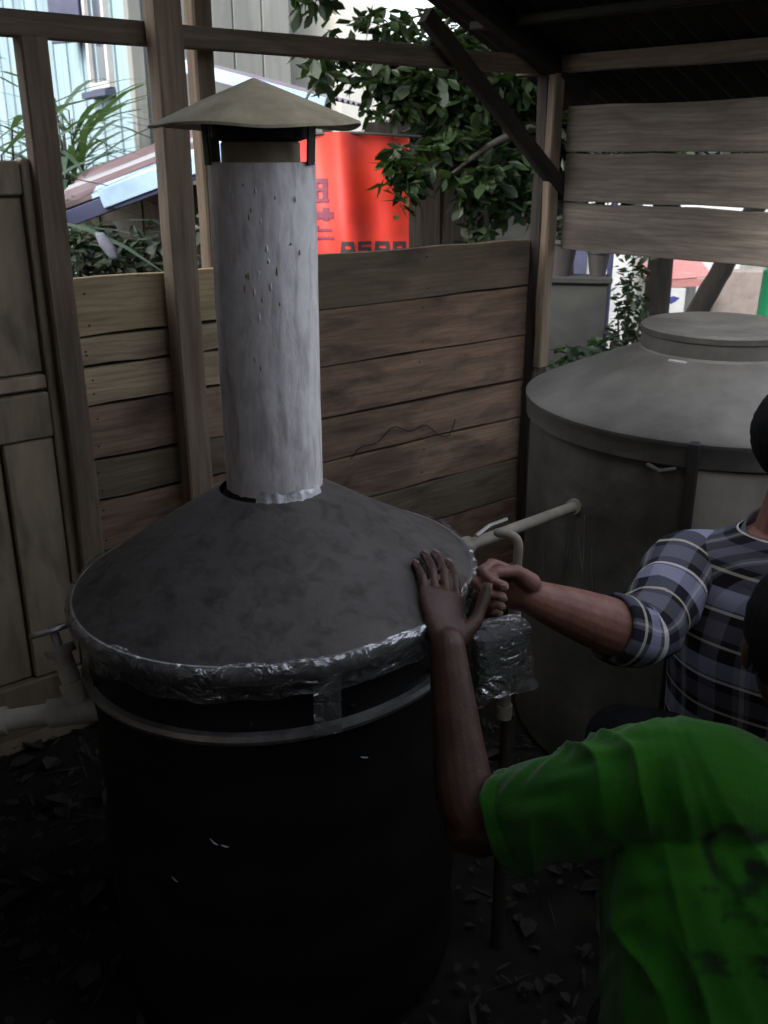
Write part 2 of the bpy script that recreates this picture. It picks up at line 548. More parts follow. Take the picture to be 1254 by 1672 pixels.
def plaid():
    """checked cloth on UV in metres: bands along the length (v), stripes around (u)"""
    m = bpy.data.materials.new('plaid_cloth')
    m.use_nodes = True
    N, L = m.node_tree.nodes, m.node_tree.links
    b = N['Principled BSDF']
    b.inputs['Roughness'].default_value = .9
    b.inputs['Specular IOR Level'].default_value = .1
    tc = N.new('ShaderNodeTexCoord')
    sp = N.new('ShaderNodeSeparateXYZ')
    L.new(tc.outputs['UV'], sp.inputs[0])

    def ramp(sock, period, stops):
        a = N.new('ShaderNodeMath'); a.operation = 'DIVIDE'; a.inputs[1].default_value = period
        f = N.new('ShaderNodeMath'); f.operation = 'FRACT'
        L.new(sock, a.inputs[0]); L.new(a.outputs[0], f.inputs[0])
        r = N.new('ShaderNodeValToRGB'); r.color_ramp.interpolation = 'CONSTANT'
        while len(r.color_ramp.elements) < len(stops):
            r.color_ramp.elements.new(.5)
        for e_, (p, c) in zip(r.color_ramp.elements, stops):
            e_.position = p; e_.color = (*c, 1)
        L.new(f.outputs[0], r.inputs[0])
        return r.outputs[0]
    dk, gr, lav, wh, ye = (.014, .013, .017), (.075, .075, .092), (.22, .22, .31), (.58, .56, .55), (.42, .39, .30)
    hv = ramp(sp.outputs['Y'], .150, [(0, gr), (.24, dk), (.36, wh), (.405, gr), (.43, lav), (.68, dk), (.88, ye), (.92, dk)])
    uu = ramp(sp.outputs['X'], .105, [(0, (.25, .25, .34)), (.30, (.03, .03, .045)), (.52, (.2, .2, .26)), (.60, (.55, .53, .53)), (.66, (.2, .2, .26)), (.72, (.02, .02, .03))])
    mx = N.new('ShaderNodeMix'); mx.data_type = 'RGBA'; mx.inputs[0].default_value = .26
    L.new(hv, mx.inputs[6]); L.new(uu, mx.inputs[7])
    L.new(mx.outputs[2], b.inputs['Base Color'])
    n = N.new('ShaderNodeTexNoise'); n.inputs['Scale'].default_value = 300
    L.new(tc.outputs['Object'], n.inputs['Vector'])
    bp = N.new('ShaderNodeBump'); bp.inputs['Strength'].default_value = .15; bp.inputs['Distance'].default_value = .004
    L.new(n.outputs['Fac'], bp.inputs['Height']); L.new(bp.outputs[0], b.inputs['Normal'])
    return m


GREEN_SHIRT = shirt_green()
PLAID = plaid()

# ------------------------------------------------------------------ shed frame of reference
CX, CY = .525, 3.39                                   # the far corner of the shed
AB, AR = R(39), R(-46.6)                              # direction of the back wall / of the right wall
eB = Vector((math.cos(AB), math.sin(AB), 0)); oB = Vector((-math.sin(AB), math.cos(AB), 0))   # along, outward
eR = Vector((math.cos(AR), math.sin(AR), 0)); oR = Vector((-math.sin(AR), math.cos(AR), 0))


def BW(s, t, z):            # s to the left of the corner, t inward, along the back wall
    return Vector((CX, CY, z)) - eB * s - oB * t


def RW(s, t, z):            # s to the right of the corner, t inward, along the right wall
    return Vector((CX, CY, z)) + eR * s - oR * t


def board(mb, L, h, t, seed, segs=7, wob=.004):
    """sawn board along x (0..L), z 0..h, y 0..t (y = 0 is the inner face), uneven edges"""
    r = random.Random(seed)
    rings = []
    for i in range(segs + 1):
        x = L * i / segs
        a, b = r.uniform(-wob, wob) * .8, r.uniform(-wob, wob) * .8
        c = r.uniform(-wob, wob) * .25
        e = .0016
        rings.append([(x, c + e, a), (x, c, a + e), (x, c, h + b - e), (x, c + e, h + b), (x, c + t, h + b), (x, c + t, a)])
    mb.loft([[Vector(p) for p in q] for q in rings])
    return mb


def post(name, label, p, size, h, rotz, m, z0=0., lean=(0, 0)):
    mb = MB()
    rings = []
    r = random.Random(hash(label) % 999)
    n = 8
    for i in range(n + 1):
        z = z0 + (h - z0) * i / n
        jx, jy = r.uniform(-.0025, .0025), r.uniform(-.0025, .0025)
        dx, dy = lean[0] * i / n, lean[1] * i / n
        a, b, e = size[0] / 2, size[1] / 2, .005
        rings.append([Vector((x + dx + jx, y + dy + jy, z)) for x, y in ((-a + e, -b), (a - e, -b), (a, -b + e), (a, b - e), (a - e, b), (-a + e, b), (-a, b - e), (-a, -b + e))])
    mb.loft(rings)
    o = mb.build(name, m, None, (p.x, p.y, 0), (0, 0, rotz))
    return tag(o, label, 'post', 'upright timbers of the shed')


# ------------------------------------------------------------------ ground
def ground_z(x, y):
    d = (x - CX) * oR.x + (y - CY) * oR.y          # metres beyond the right wall
    t = min(1, max(0, (d - 1.6) / 4.5))
    z = -1.7 * t * t * (3 - 2 * t)
    n = mnoise.noise(Vector((x * 1.7, y * 1.7, 3))) * .018 + mnoise.noise(Vector((x * 6, y * 6, 9))) * .008
    return z + n


def build_ground():
    def axis(lim):
        a = [-lim, -lim * .5, -lim * .2, -40, -20]
        a += list(np.arange(-12, 20.01, .25))
        return a + [30, 50, lim * .2, lim * .5, lim]
    xs = axis(800); ys = axis(800)
    mb = MB()
    vs_ = [(x, y, ground_z(x, y)) for y in ys for x in xs]
    n = len(xs)
    fs = [(j * n + i, j * n + i + 1, (j + 1) * n + i + 1, (j + 1) * n + i) for j in range(len(ys) - 1) for i in range(n - 1)]
    mb.add(vs_, fs)
    o = mb.build('ground', SOIL, smooth='all')
    o['kind'] = 'structure'
    # dusty road beyond the shed, laid as a sheet just above the ground
    mb = MB()
    c0 = RW(-6, -6.2, 0)
    w, l = 7.0, 40.0
    pts = []
    nx, ny = 8, 40
    for j in range(ny + 1):
        for i in range(nx + 1):
            p = c0 + eR * (l * j / ny - 4) + oR * (w * i / nx)
            pts.append((p.x, p.y, ground_z(p.x, p.y) + .03))
    m = nx + 1
    mb.add(pts, [(j * m + i, j * m + i + 1, (j + 1) * m + i + 1, (j + 1) * m + i) for j in range(ny) for i in range(nx)])
    o = mb.build('road', ROAD, smooth='all')
    o['kind'] = 'structure'


build_ground()

# ------------------------------------------------------------------ the shed
# back fence boards
fence = empty('plank_fence', 'waist high wall of rough horizontal planks behind the chimney tank', 'fence', BW(1.655, -.002, 0), (0, 0, AB))
FL = 1.655
split = FL - 1.05           # joint hidden behind the chimney pipe


def fence_board(x0, x1, z0, z1, m, seed, y=.0, tilt=0.):
    o = board(MB(), x1 - x0, z1 - z0, .022, seed).build('plank', m, fence, (x0, y, z0), (0, tilt, 0))
    return o


left_rows = [(1.216, 1.078, W_YELLOW), (1.072, 1.003, W_PALE), (.994, .902, W_PALE), (.896, .757, W_BROWN), (.750, .645, W_OLIVE), (.638, .50, W_BROWN), (.495, .33, W_OLIVE), (.324, .17, W_BROWN), (.165, .02, W_OLIVE)]
right_rows = [(1.226, 1.076, W_OLIVE), (1.069, .906, W_BROWN), (.899, .748, W_BROWN), (.738, .608, W_BROWN), (.602, .452, W_BROWN), (.446, .30, W_OLIVE), (.294, .16, W_BROWN), (.155, .02, W_BROWN)]
for i, (a, b, m) in enumerate(left_rows):
    fence_board(0, split - .003, b, a, m, 100 + i, y=-.012 + .003 * i)
for i, (a, b, m) in enumerate(right_rows):
    fence_board(split + .003, FL - .012, b, a, m, 200 + i, y=-.012 + .003 * i)

for (x0, x1, rows_) in ((0, split, left_rows), (split, FL, right_rows)):
    for i, (a, b, m) in enumerate(rows_[:-1]):
        board(MB(), x1 - x0 - .01, .05, .012, 500 + i + int(x0 * 10)).build('light_stop_strip', W_DARK, fence, (x0 + .005, .0125 + .003 * i, b - .028))  # strips added behind the joints to keep daylight from leaking in
# nail heads along the boards
mb = MB()
nr_ = random.Random(8)
for (x0, x1, rows_) in ((0, split, left_rows), (split, FL, right_rows)):
    for i, (a, b, m) in enumerate(rows_):
        for xx in (x0 + .03, (x0 + x1) / 2 + nr_.uniform(-.02, .02), x1 - .045):
            for zz in (b + .03, a - .03):
                x_, z_ = xx + nr_.uniform(-.008, .008), zz + nr_.uniform(-.008, .008)
                y_ = -.0135 + .003 * i
                mb.tube([(x_, y_, z_), (x_, y_ + .004, z_)], [.0026, .003], 6)
o = mb.build('nail', RUBBER, fence)
o['kind'] = 'stuff'

# posts and beams
post('timber_post', 'pale square post beside the panelled door, topmost end under the beam', BW(1.69, .03, 0), (.062, .05), 1.735, AB, W_POST_V)
post('timber_post', 'thick brown post just left of the chimney cap, running up past the beam', BW(1.385, .062, 0), (.07, .06), 2.62, AB, W_POST_V)
post('timber_post', 'short upper post partly hidden behind the chimney cap', BW(1.215, -.075, 0), (.055, .05), 2.7, AB, W_POST_V)
post('timber_post', 'dark corner post where plank fence and upper plank wall meet', BW(.012, .030, 0), (.070, .05), 1.735, AB, W_DARK_V)
post('timber_post', 'pale face post standing just right of the dark corner post', RW(.066, .03, 0), (.032, .05), 1.735, AR, W_POST_V, z0=.80)


def beam(name, label, p, rotz, L, h, t, m, seed, cat='beam', tilt=0.):
    o = board(MB(), L, h, t, seed, 9, .003).build(name, m, None, p, (0, tilt, rotz))
    return tag(o, label, cat)


beam('timber_beam', 'long horizontal beam across the opening above the plank fence', BW(2.75, .028, 1.736), AB, 2.72, .052, .05, W_POST, 31)
beam('timber_beam', 'dark horizontal beam over the upper plank wall under the roof', RW(-.10, .03, 1.738), AR, 3.0, .05, .05, W_POST, 32)
# diagonal brace in the plane of the back wall
a, b = BW(.60, .085, 1.84), BW(-.035, .085, 1.35)
d = b - a
mb = board(MB(), d.length, .048, .03, 41, 6, .003)
brace = mb.build('diagonal_brace', W_DARK, None, a, (0, math.atan2(-d.z, math.hypot(d.x, d.y)), AB))
tag(brace, 'dark diagonal brace from the roof down to the corner post', 'brace')

# upper plank wall on the right
uwall = empty('upper_plank_wall', 'three wide grey planks nailed high over the gap behind the second tank', 'wall', RW(.095, -.002, 0), (0, 0, AR))
for i, (z0, z1) in enumerate([(1.503, 1.64), (1.352, 1.497), (1.196, 1.346)]):
    board(MB(), 1.12, z1 - z0, .022, 300 + i).build('plank', W_GREY, uwall, (0, .002 * i, z0), (0, R(.12 * (i - 1)), 0))

# unseen plank wall behind the camera, added to block low light
hw = empty('added_rear_wall', 'unseen head high plank wall behind the camera, added to block low light', 'wall', RW(2.95, 0, 0), (0, 0, AB + math.pi))
for i in range(14):
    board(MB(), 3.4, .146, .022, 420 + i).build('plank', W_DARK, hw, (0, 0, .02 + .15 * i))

# unseen tall part of the wall behind the camera, added to close off light
tw = empty('added_rear_top', 'unseen upper planks behind the camera, added to close off light on the left', 'wall', RW(2.95, 0, 0) - eB * 1.95, (0, 0, AB + math.pi))
for i in range(3):
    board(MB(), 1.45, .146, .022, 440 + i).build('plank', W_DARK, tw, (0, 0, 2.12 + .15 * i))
# unseen chest high wall right of the frame, added to darken the low parts
rw_ = empty('added_right_wall', 'unseen chest high plank wall on the right, added to darken the low parts of the shed', 'wall', RW(1.0, .02, 0), (0, 0, AR))
for i in range(3):
    board(MB(), 2.0, .142, .022, 450 + i).build('plank', W_DARK, rw_, (0, .002 * (i % 2), .61 + .147 * i))

# low plank wall behind the tanks, added to keep the ground dark
lowall = empty('added_low_wall', 'low dark plank wall behind the second tank, added to keep light off the ground', 'wall', RW(.10, -.004, 0), (0, 0, AR))
for i in range(4):
    board(MB(), 3.0, .142, .022, 330 + i).build('plank', W_DARK, lowall, (0, .002 * (i % 2), .02 + .147 * i))

# panelled door left of the first post
door = empty('panelled_door', 'old panelled wooden door leaning left of the first pale post', 'door', BW(2.505, .002, 0), (0, 0, AB))
DW = .795


def dpart(name, x0, x1, z0, z1, t, y, m=W_DOOR):
    MB().box(((x0 + x1) / 2, y + t / 2, (z0 + z1) / 2), (x1 - x0, t, z1 - z0), ch=.004).build(name, m, door)


dpart('kick_board', 0, DW, .002, .046, .03, -.01)
dpart('stile', DW - .030, DW, .05, 1.488, .038, -.02)
dpart('stile', 0, .13, .05, 1.488, .038, -.02)
RX = DW - .032
for z0, z1 in ((1.408, 1.486), (.962, 1.000), (.842, .958), (.05, .2)):
    dpart('rail', .132, RX, z0 + .002, z1 - .002, .034, -.016 - (.004 if z0 == .842 else 0))
dpart('light_stop_board', .02, DW - .01, .06, 1.47, .01, .026)  # added behind the panels to stop daylight leaking through
dpart('panel', .132, .44, 1.002, 1.406, .016, -.002)
dpart('panel', .444, RX, 1.002, 1.406, .016, .0)
dpart('panel', .132, RX - .128, .202, .840, .016, .004)
dpart('panel', RX - .124, RX, .202, .840, .024, -.010)

# closed plank wall on the left side of the shed (out of the frame), as high as the eaves
SL = 3.45
bwall = empty('rear_plank_wall', 'plank wall continuing left of the panelled door', 'wall', BW(SL, .0, 0), (0, 0, AB))
for i in range(10):
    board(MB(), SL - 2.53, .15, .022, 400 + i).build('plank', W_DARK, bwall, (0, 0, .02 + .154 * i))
for i in range(6):
    board(MB(), SL - 1.87, .15, .022, 410 + i).build('plank', W_DARK, bwall, (0, .03, 1.56 + .154 * i))  # upper boards added out of view to cut light from the left
lwall = empty('side_plank_wall', 'tall plank wall closing the left side of the shed', 'wall', BW(SL, .01, 0) , (0, 0, AR))
for i in range(13):
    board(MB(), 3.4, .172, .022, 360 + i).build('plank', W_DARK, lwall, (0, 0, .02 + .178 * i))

# roof: one slope rising leftwards from the right wall to a ridge, then down to the left wall
roof = empty('shed_roof', 'dark corrugated shed roof sloping down to the upper plank wall', 'roof', (0, 0, 0))
RIDGE_S, RIDGE_Z, EAVE_Z = 1.95, 2.62, 1.785
RLEN = 2.55


def roof_sheet(s0, z0, s1, z1, r0, r1, name='roof_sheet'):
    """corrugated sheet between two lines along the right-wall direction"""
    mb = MB()
    nr = int((r1 - r0) / .025)
    rows = []
    for k in (0, 1):
        row = []
        for i in range(nr + 1):
            r = r0 + (r1 - r0) * i / nr
            s, z = (s0, z0) if k == 0 else (s1, z1)
            p = Vector((CX, CY, 0)) - eB * s + eR * r
            row.append(Vector((p.x, p.y, z + .008 * math.sin(i * math.pi / 1.5))))
        rows.append(row)
    n = nr + 1
    vs_ = rows[0] + rows[1] + [p + Vector((0, 0, .002)) for p in rows[0] + rows[1]]
    fs = []
    for i in range(nr):
        fs.append((i, i + 1, n + i + 1, n + i))
        fs.append((2 * n + i, 3 * n + i, 3 * n + i + 1, 2 * n + i + 1))
        fs.append((i, 2 * n + i, 2 * n + i + 1, i + 1)); fs.append((n + i, n + i + 1, 3 * n + i + 1, 3 * n + i))
    mb.add(vs_, fs)
    mb.build(name, ROOF_IN, roof)


def slope_z(s):
    return EAVE_Z + (RIDGE_Z - EAVE_Z) * s / RIDGE_S


for i in range(4):
    r0 = -.17 + i * .70
    dz = .004 * (i % 2)
    if i < 2:                                        # right slope cut short out of view to let top light in
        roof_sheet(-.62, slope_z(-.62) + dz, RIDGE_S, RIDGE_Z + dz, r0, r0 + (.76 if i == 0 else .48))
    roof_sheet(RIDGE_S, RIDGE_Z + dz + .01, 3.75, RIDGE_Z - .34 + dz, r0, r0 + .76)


def rafter(s0, z0, s1, z1, r, name='rafter', w=.05, h=.06, m=None):
    p0 = Vector((CX, CY, z0)) - eB * s0 + eR * r
    p1 = Vector((CX, CY, z1)) - eB * s1 + eR * r
    d = p1 - p0
    x = d.normalized(); y = eR.copy(); z = x.cross(y).normalized()
    rot = Matrix((x, y, z)).transposed()
    MB().box((p0 + p1) / 2, (d.length, w, h), rot).build(name, m or ROOF_IN, roof)


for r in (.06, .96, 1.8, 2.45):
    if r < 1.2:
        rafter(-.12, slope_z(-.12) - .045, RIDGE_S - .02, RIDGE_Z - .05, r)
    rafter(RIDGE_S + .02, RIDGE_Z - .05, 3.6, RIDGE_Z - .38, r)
for s in (.25, .75, 1.3, 1.85):      # purlins
    p = Vector((CX, CY, slope_z(s) - .026)) - eB * s + eR * .42
    ang = math.atan2(RIDGE_Z - EAVE_Z, RIDGE_S)
    x = eR; z = Vector((0, 0, 1))
    MB().box(p, (1.0, .04, .025), Matrix.Rotation(AR, 3, 'Z')).build('purlin', ROOF_IN, roof)

# ------------------------------------------------------------------ chimney tank
TX, TY, TR, RZ = -.192, 1.54, .350, .812
tank = empty('chimney_tank', 'dark round metal tank with cone lid, silver pipe and rain cap', 'tank', (TX, TY, 0))
SK = .055


def shear(p, a=None, k=1.):
    """the flange sits askew: it rises towards the right"""
    w = min(1, max(0, (p.z - .15) / .5)) if p.z < RZ else min(1, max(0, 1 - (p.z - RZ) / .3))
    dent = .0022 * mnoise.noise(Vector((p.x * 5, p.y * 5, p.z * 6)))
    return Vector((p.x + dent, p.y + dent, p.z + SK * p.x * w))


mb = MB()
prof = [(0, .03), (.325, .03), (.328, .04)]
prof += [(.328 + .003 * math.sin(i * 1.3), .04 + (RZ - .035 - .04) * i / 24) for i in range(1, 25)]
mb.lathe(prof, 72, fn=shear)
mb.build('tank_body', METAL_BODY, tank, smooth=True)
for az, z0, ln in ((-104, .50, .022), (-101, .49, .006), (-62, .62, .012), (-118, .40, .012)):  # scratches with their glints put in as silver slivers
    a = R(az); a2 = R(az + 2.2)
    p = shear(Vector((.3322 * math.cos(a), .3322 * math.sin(a), z0))); q = shear(Vector((.3322 * math.cos(a2), .3322 * math.sin(a2), z0 - ln * .5)))
    MB().tube([p, (p + q) / 2 + Vector((0, 0, -ln * .12)), q], [.0006, .0014, .0005], 6).build('scratch_and_glint', TAPE, tank)
# feet
mb = MB()
for k in range(3):
    a = R(90 + 120 * k)
    mb = MB().box((.26 * math.cos(a), .26 * math.sin(a), .015), (.06, .06, .03))
    mb.build('foot', METAL_BODY, tank)
# flange ring and lower hoop
mb = MB().lathe([(.332, RZ - .03), (.346, RZ - .028), (.352, RZ - .02), (.352, RZ - .004), (.347, RZ + .004), (.334, RZ + .004)], 84, fn=shear)
mb.build('rim', METAL_RIM, tank, smooth=True)
mb = MB().lathe([(.328, RZ - .135), (.339, RZ - .133), (.342, RZ - .125), (.339, RZ - .117), (.328, RZ - .115)], 84, fn=shear)
mb.build('hoop', METAL_RIM, tank, smooth=True)
# cone lid: slightly bellied, with dents
PZ0 = .962
prof = []
for i in range(15):
    t = i / 14
    prof.append((.343 - (.343 - .088) * t, RZ + .004 + .012 * (1 - (1 - t) ** 4) + (PZ0 - RZ - .008) * t ** 1.1))


def lid_fn(p, a):
    q = shear(p)
    n = mnoise.noise(Vector((p.x * 3.2, p.y * 3.2, 5))) * .005 + mnoise.noise(Vector((p.x * 11, p.y * 11, 2))) * .0016
    return Vector((q.x, q.y, q.z + n * min(1, (.343 - math.hypot(p.x, p.y)) / .06)))


MB().lathe(prof, 96, fn=lid_fn).build('cone_lid', METAL_LID, tank, smooth='all')
# wrap of clear plastic film under the flange
mb = MB()
prof = [(.347, RZ + .0068), (.3535, RZ + .0050), (.3555, RZ - .004), (.3555, RZ - .014)]
rr = random.Random(5)
for i in range(17):
    z = RZ - .020 - .034 * i / 16
    prof.append((.3535 - .008 * i / 16, z))


def film(p, a):
    q = shear(p)
    h = (RZ - .020 - p.z) / .034
    n = (1 - 2 * abs(mnoise.noise(Vector((a * 13, p.z * 45 + a * 3, 1))))) * .008 + (1 - 2 * abs(mnoise.noise(Vector((a * 28, p.z * 60 - a * 9, 7))))) * .004 - .006
    n *= .62 * (.5 + .9 * max(0, mnoise.noise(Vector((a * 1.3, 0, 4))) + .35)) * min(1, h * 4)
    return Vector((q.x * (1 + n), q.y * (1 + n), q.z + .012 * mnoise.noise(Vector((a * 5, 3, 1)))))


MB().lathe(prof, 420, fn=film).build('plastic_film', WRAP, tank, smooth='all')
# vertical film patch on the front right
mb = MB()
a0, a1 = R(-75), R(-68)
rows = []
for i in range(11):
    z = RZ - .02 - .108 * i / 10
    row = []
    for j in range(9):
        a = a0 + (a1 - a0) * j / 8
        rad = .347 + .003 * rr.random() - .004 * i / 10
        p = shear(Vector((rad * math.cos(a), rad * math.sin(a), z)))
        row.append(p)
    rows.append(row)
mb.loft(rows, closed=False, caps=False)
mb.build('film_patch', WRAP, tank, smooth='all')
# bolts on the dark band
for k in range(14):
    a = R(-172 + 27 * k)
    p = shear(Vector((.3305 * math.cos(a), .3305 * math.sin(a), RZ - .10)))
    mb = MB().tube([p, p + Vector((math.cos(a), math.sin(a), 0)) * .006], [.006, .004], 8)
    mb.build('bolt', METAL_BODY, tank)

# pipe
PX, PY = .006, .0
PR = .0815
PZ1 = 1.487


def pipe_fn(p, a):
    n = mnoise.noise(Vector((math.cos(a) * 2, math.sin(a) * 2, p.z * 4))) * .0022 + mnoise.noise(Vector((math.cos(a) * 7, math.sin(a) * 7, p.z * 16))) * .0009
    if abs(((a - R(-70) + math.pi) % (2 * math.pi)) - math.pi) < .04:
        n += .0016                                  # the seam
    s = 1 + n / PR
    return Vector((p.x * s, p.y * s, p.z))


mb = MB()
prof = [(PR, PZ0 + (PZ1 - PZ0) * i / 40) for i in range(41)]
prof += [(PR - .003, PZ1), (PR - .003, PZ1 - .05)]
mb.lathe(prof, 72, fn=pipe_fn)
pipe = mb.build('chimney_pipe', METAL_PIPE, tank, (PX, PY, 0), smooth=True)
# collar of tape at the foot of the pipe
prof = [(PR + .001, PZ0 + .022), (PR + .0045, PZ0 + .02), (PR + .007, PZ0 + .0), (PR + .012, PZ0 - .012), (PR + .02, PZ0 - .02)]


def tape_fn(p, a):
    n = mnoise.noise(Vector((a * 6, p.z * 80, 3)))
    return Vector((p.x * (1 + n * .02), p.y * (1 + n * .02), p.z + .006 * mnoise.noise(Vector((a * 3.5, 1, 8)))))


MB().lathe([(PR + .0005, PZ0 + .012), (PR + .002, PZ0 + .004), (PR + .012, PZ0 - .012), (PR + .022, PZ0 - .022)], 72).build('pipe_seal', RUBBER, tank, (PX, PY, 0), smooth='all')
rows = []
for i in range(33):
    a = R(-104 + 82 * i / 32)
    top = .022 + .010 * mnoise.noise(Vector((a * 5, 2, 2)))
    row = []
    for r_, dz in ((PR + .002, top), (PR + .0055, .012), (PR + .0085, .0), (PR + .018, -.012 + .006 * mnoise.noise(Vector((a * 7, 5, 1)))), (PR + .021, -.017)):
        q = r_ + .003 * mnoise.noise(Vector((a * 9, dz * 90, 6)))
        row.append(Vector((q * math.cos(a), q * math.sin(a), PZ0 + dz)))
    rows.append(row)
MB().loft(rows, closed=False, caps=False).build('torn_tape', TAPE, tank, (PX, PY, 0), smooth='all')
# drips and pits on the pipe
for k in range(26):
    a = R(rr.gauss(-88, 16)); z = PZ1 - .03 - abs(rr.gauss(0, .11))
    p = Vector((math.cos(a), math.sin(a), 0)) * (PR + .0005)
    mb = MB().ellipsoid((p.x, p.y, z), (.0016, .0016, rr.uniform(.002, .007)), nu=6, nv=5)
    mb.build('paint_drip', METAL_CAP if k % 2 else METAL_PIPE, tank, (PX, PY, 0), smooth='all')
# neck between pipe and rain cap
MB().lathe([(PR - .022, PZ1 - .04), (PR - .022, PZ1 + .004), (PR - .022, PZ1 + .027), (PR - .025, PZ1 + .029), (PR - .025, PZ1 - .04)], 48).build('cap_neck', METAL_CAP, tank, (PX, PY, 0), smooth=True)
MB().lathe([(PR - .026, PZ1 - .03), (PR - .026, PZ1 + .028), (PR - .008, PZ1 + .034), (PR - .008, PZ1 + .075), (PR - .030, PZ1 + .09), (PR - .030, PZ1 - .03)], 40).build('inner_flue', RUBBER, tank, (PX, PY, 0), smooth=True)
for a in (-150, -24, 30, 90, 152):
    ar = R(a)
    c = Vector((math.cos(ar), math.sin(ar), 0))
    y = Vector((-math.sin(ar), math.cos(ar), 0))
    pts = [c * (PR + .003) + Vector((0, 0, PZ1 - .004)), c * (PR + .004) + Vector((0, 0, PZ1 + .02)), c * (PR + .006) + Vector((0, 0, PZ1 + .058))]
    rings = [[p + y * w + c * q for w, q in ((-.010, -.0015), (.010, -.0015), (.010, .0015), (-.010, .0015))] for p in pts]
    MB().loft(rings).build('cap_bracket', RUBBER, tank, (PX, PY, 0))
# rain cap: a cone folded out of sheet, eight soft facets
CZ = 1.541
CR = .157
prof = [(.003, CZ + .062), (CR * .5, CZ + .033), (CR, CZ + .001), (CR + .001, CZ - .003), (CR - .002, CZ - .002), (CR * .5, CZ + .030), (.003, CZ + .059)]


def cap_fn(p, a):
    n = mnoise.noise(Vector((math.cos(a) * 1.6, math.sin(a) * 1.6, 4))) * .006
    r = math.hypot(p.x, p.y) / CR
    fold = .004 * abs(math.sin(a * 2 + .5)) * r
    return Vector((p.x, p.y, p.z + n * r * r - fold))


MB().lathe(prof, 64, fn=cap_fn).build('rain_cap', METAL_CAP, tank, (PX - .006, PY, 0), smooth=True)

# ------------------------------------------------------------------ second tank
T2X, T2Y, T2R, R2Z = .825, 2.35, .455, .925
tank2 = empty('dome_tank', 'larger grey metal tank with shallow dome and wide round neck at right', 'tank', (T2X, T2Y, 0))


def dent2(p, a):
    n = mnoise.noise(Vector((p.x * 3, p.y * 3, p.z * 3))) * .004
    return Vector((p.x * (1 + n), p.y * (1 + n), p.z + n * .6))


MB().lathe([(0, .02), (T2R - .008, .02)] + [(T2R - .008, .02 + (R2Z - .02) * i / 16) for i in range(1, 17)], 80, fn=dent2).build('tank_body', METAL_SECOND, tank2, smooth=True)
MB().lathe([(T2R - .008, R2Z - .052), (T2R + .004, R2Z - .05), (T2R + .006, R2Z - .01), (T2R + .009, R2Z - .004), (T2R + .009, R2Z + .004), (T2R - .004, R2Z + .008)], 84, fn=dent2).build('rim', METAL_SECOND, tank2, smooth=True)
prof = [(T2R + .004, R2Z + .006)]
for i in range(1, 13):
    t = i / 12
    prof.append((T2R + .004 - (T2R + .004 - .19) * t, R2Z + .006 + .118 * (t ** .9)))
MB().lathe(prof, 84, fn=dent2).build('dome', METAL_SECOND, tank2, smooth='all')
MB().lathe([(.196, R2Z + .112), (.192, R2Z + .122), (.186, R2Z + .128), (.186, R2Z + .165)], 64).build('neck', METAL_SECOND, tank2, smooth=True)
MB().lathe([(.186, R2Z + .163), (.189, R2Z + .165), (.1905, R2Z + .178), (.184, R2Z + .184), (.10, R2Z + .182), (.001, R2Z + .183)], 64, fn=dent2).build('neck_lid', METAL_SECOND, tank2, smooth=True)
MB().box((-.14, -.14, R2Z + .118), (.045, .012, .008), Matrix.Rotation(R(-45), 3, 'Z')).build('tape_strip', TAPE, tank2)
# added sheet right of the angle iron, light on the body put into paler zinc
ZINC_LIT = mat('lit_zinc', (.36, .345, .30), (.24, .23, .20), rough=.6, metal=.2, scale=6, bump=.15, bscale=20, dirt=(.1, .09, .07), dirt_scale=5, dirt_amt=.6)
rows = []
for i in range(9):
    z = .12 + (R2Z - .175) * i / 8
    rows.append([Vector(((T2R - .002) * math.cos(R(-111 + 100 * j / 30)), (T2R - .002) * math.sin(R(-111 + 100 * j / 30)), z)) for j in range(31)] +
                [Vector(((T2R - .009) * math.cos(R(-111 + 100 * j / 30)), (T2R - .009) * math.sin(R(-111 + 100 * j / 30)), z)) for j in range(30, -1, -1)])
MB().loft(rows).build('lit_side_sheet', ZINC_LIT, tank2, smooth=True)
# lifting lug and upright angle iron on the front
ar = R(-112)
c = Vector((math.cos(ar), math.sin(ar), 0)); y = Vector((-math.sin(ar), math.cos(ar), 0))
rot = Matrix((y, c, Vector((0, 0, 1)))).transposed()
MB().box(c * (T2R + .012) + Vector((0, 0, R2Z - .45)), (.024, .02, .92), rot).build('angle_iron', RUBBER, tank2)
ar = R(-120)
c = Vector((math.cos(ar), math.sin(ar), 0)); y = Vector((-math.sin(ar), math.cos(ar), 0))
pts = [c * (T2R + .004) + y * .03 + Vector((0, 0, R2Z - .055)), c * (T2R + .022) + Vector((0, 0, R2Z - .06)), c * (T2R + .004) - y * .03 + Vector((0, 0, R2Z - .055))]
MB().tube(pts, .005, 8).build('lifting_lug', METAL_SECOND, tank2, smooth=True)
# scratches / splashes on the front left of the body
for k in range(7):
    a = R(-168 + rr.uniform(0, 30)); z = rr.uniform(.55, .72)
    p = Vector((math.cos(a), math.sin(a), 0)) * (T2R - .0065)
    a2 = a + rr.uniform(-.06, .1)
    p2 = Vector((math.cos(a2), math.sin(a2), 0)) * (T2R - .0065)
    MB().tube([p + Vector((0, 0, z)), (p + p2) / 2 + Vector((0, 0, z - .06)), p2 + Vector((0, 0, z - rr.uniform(.1, .16)))], .0008, 5).build('scratch_and_glint', METAL_RIM, tank2)

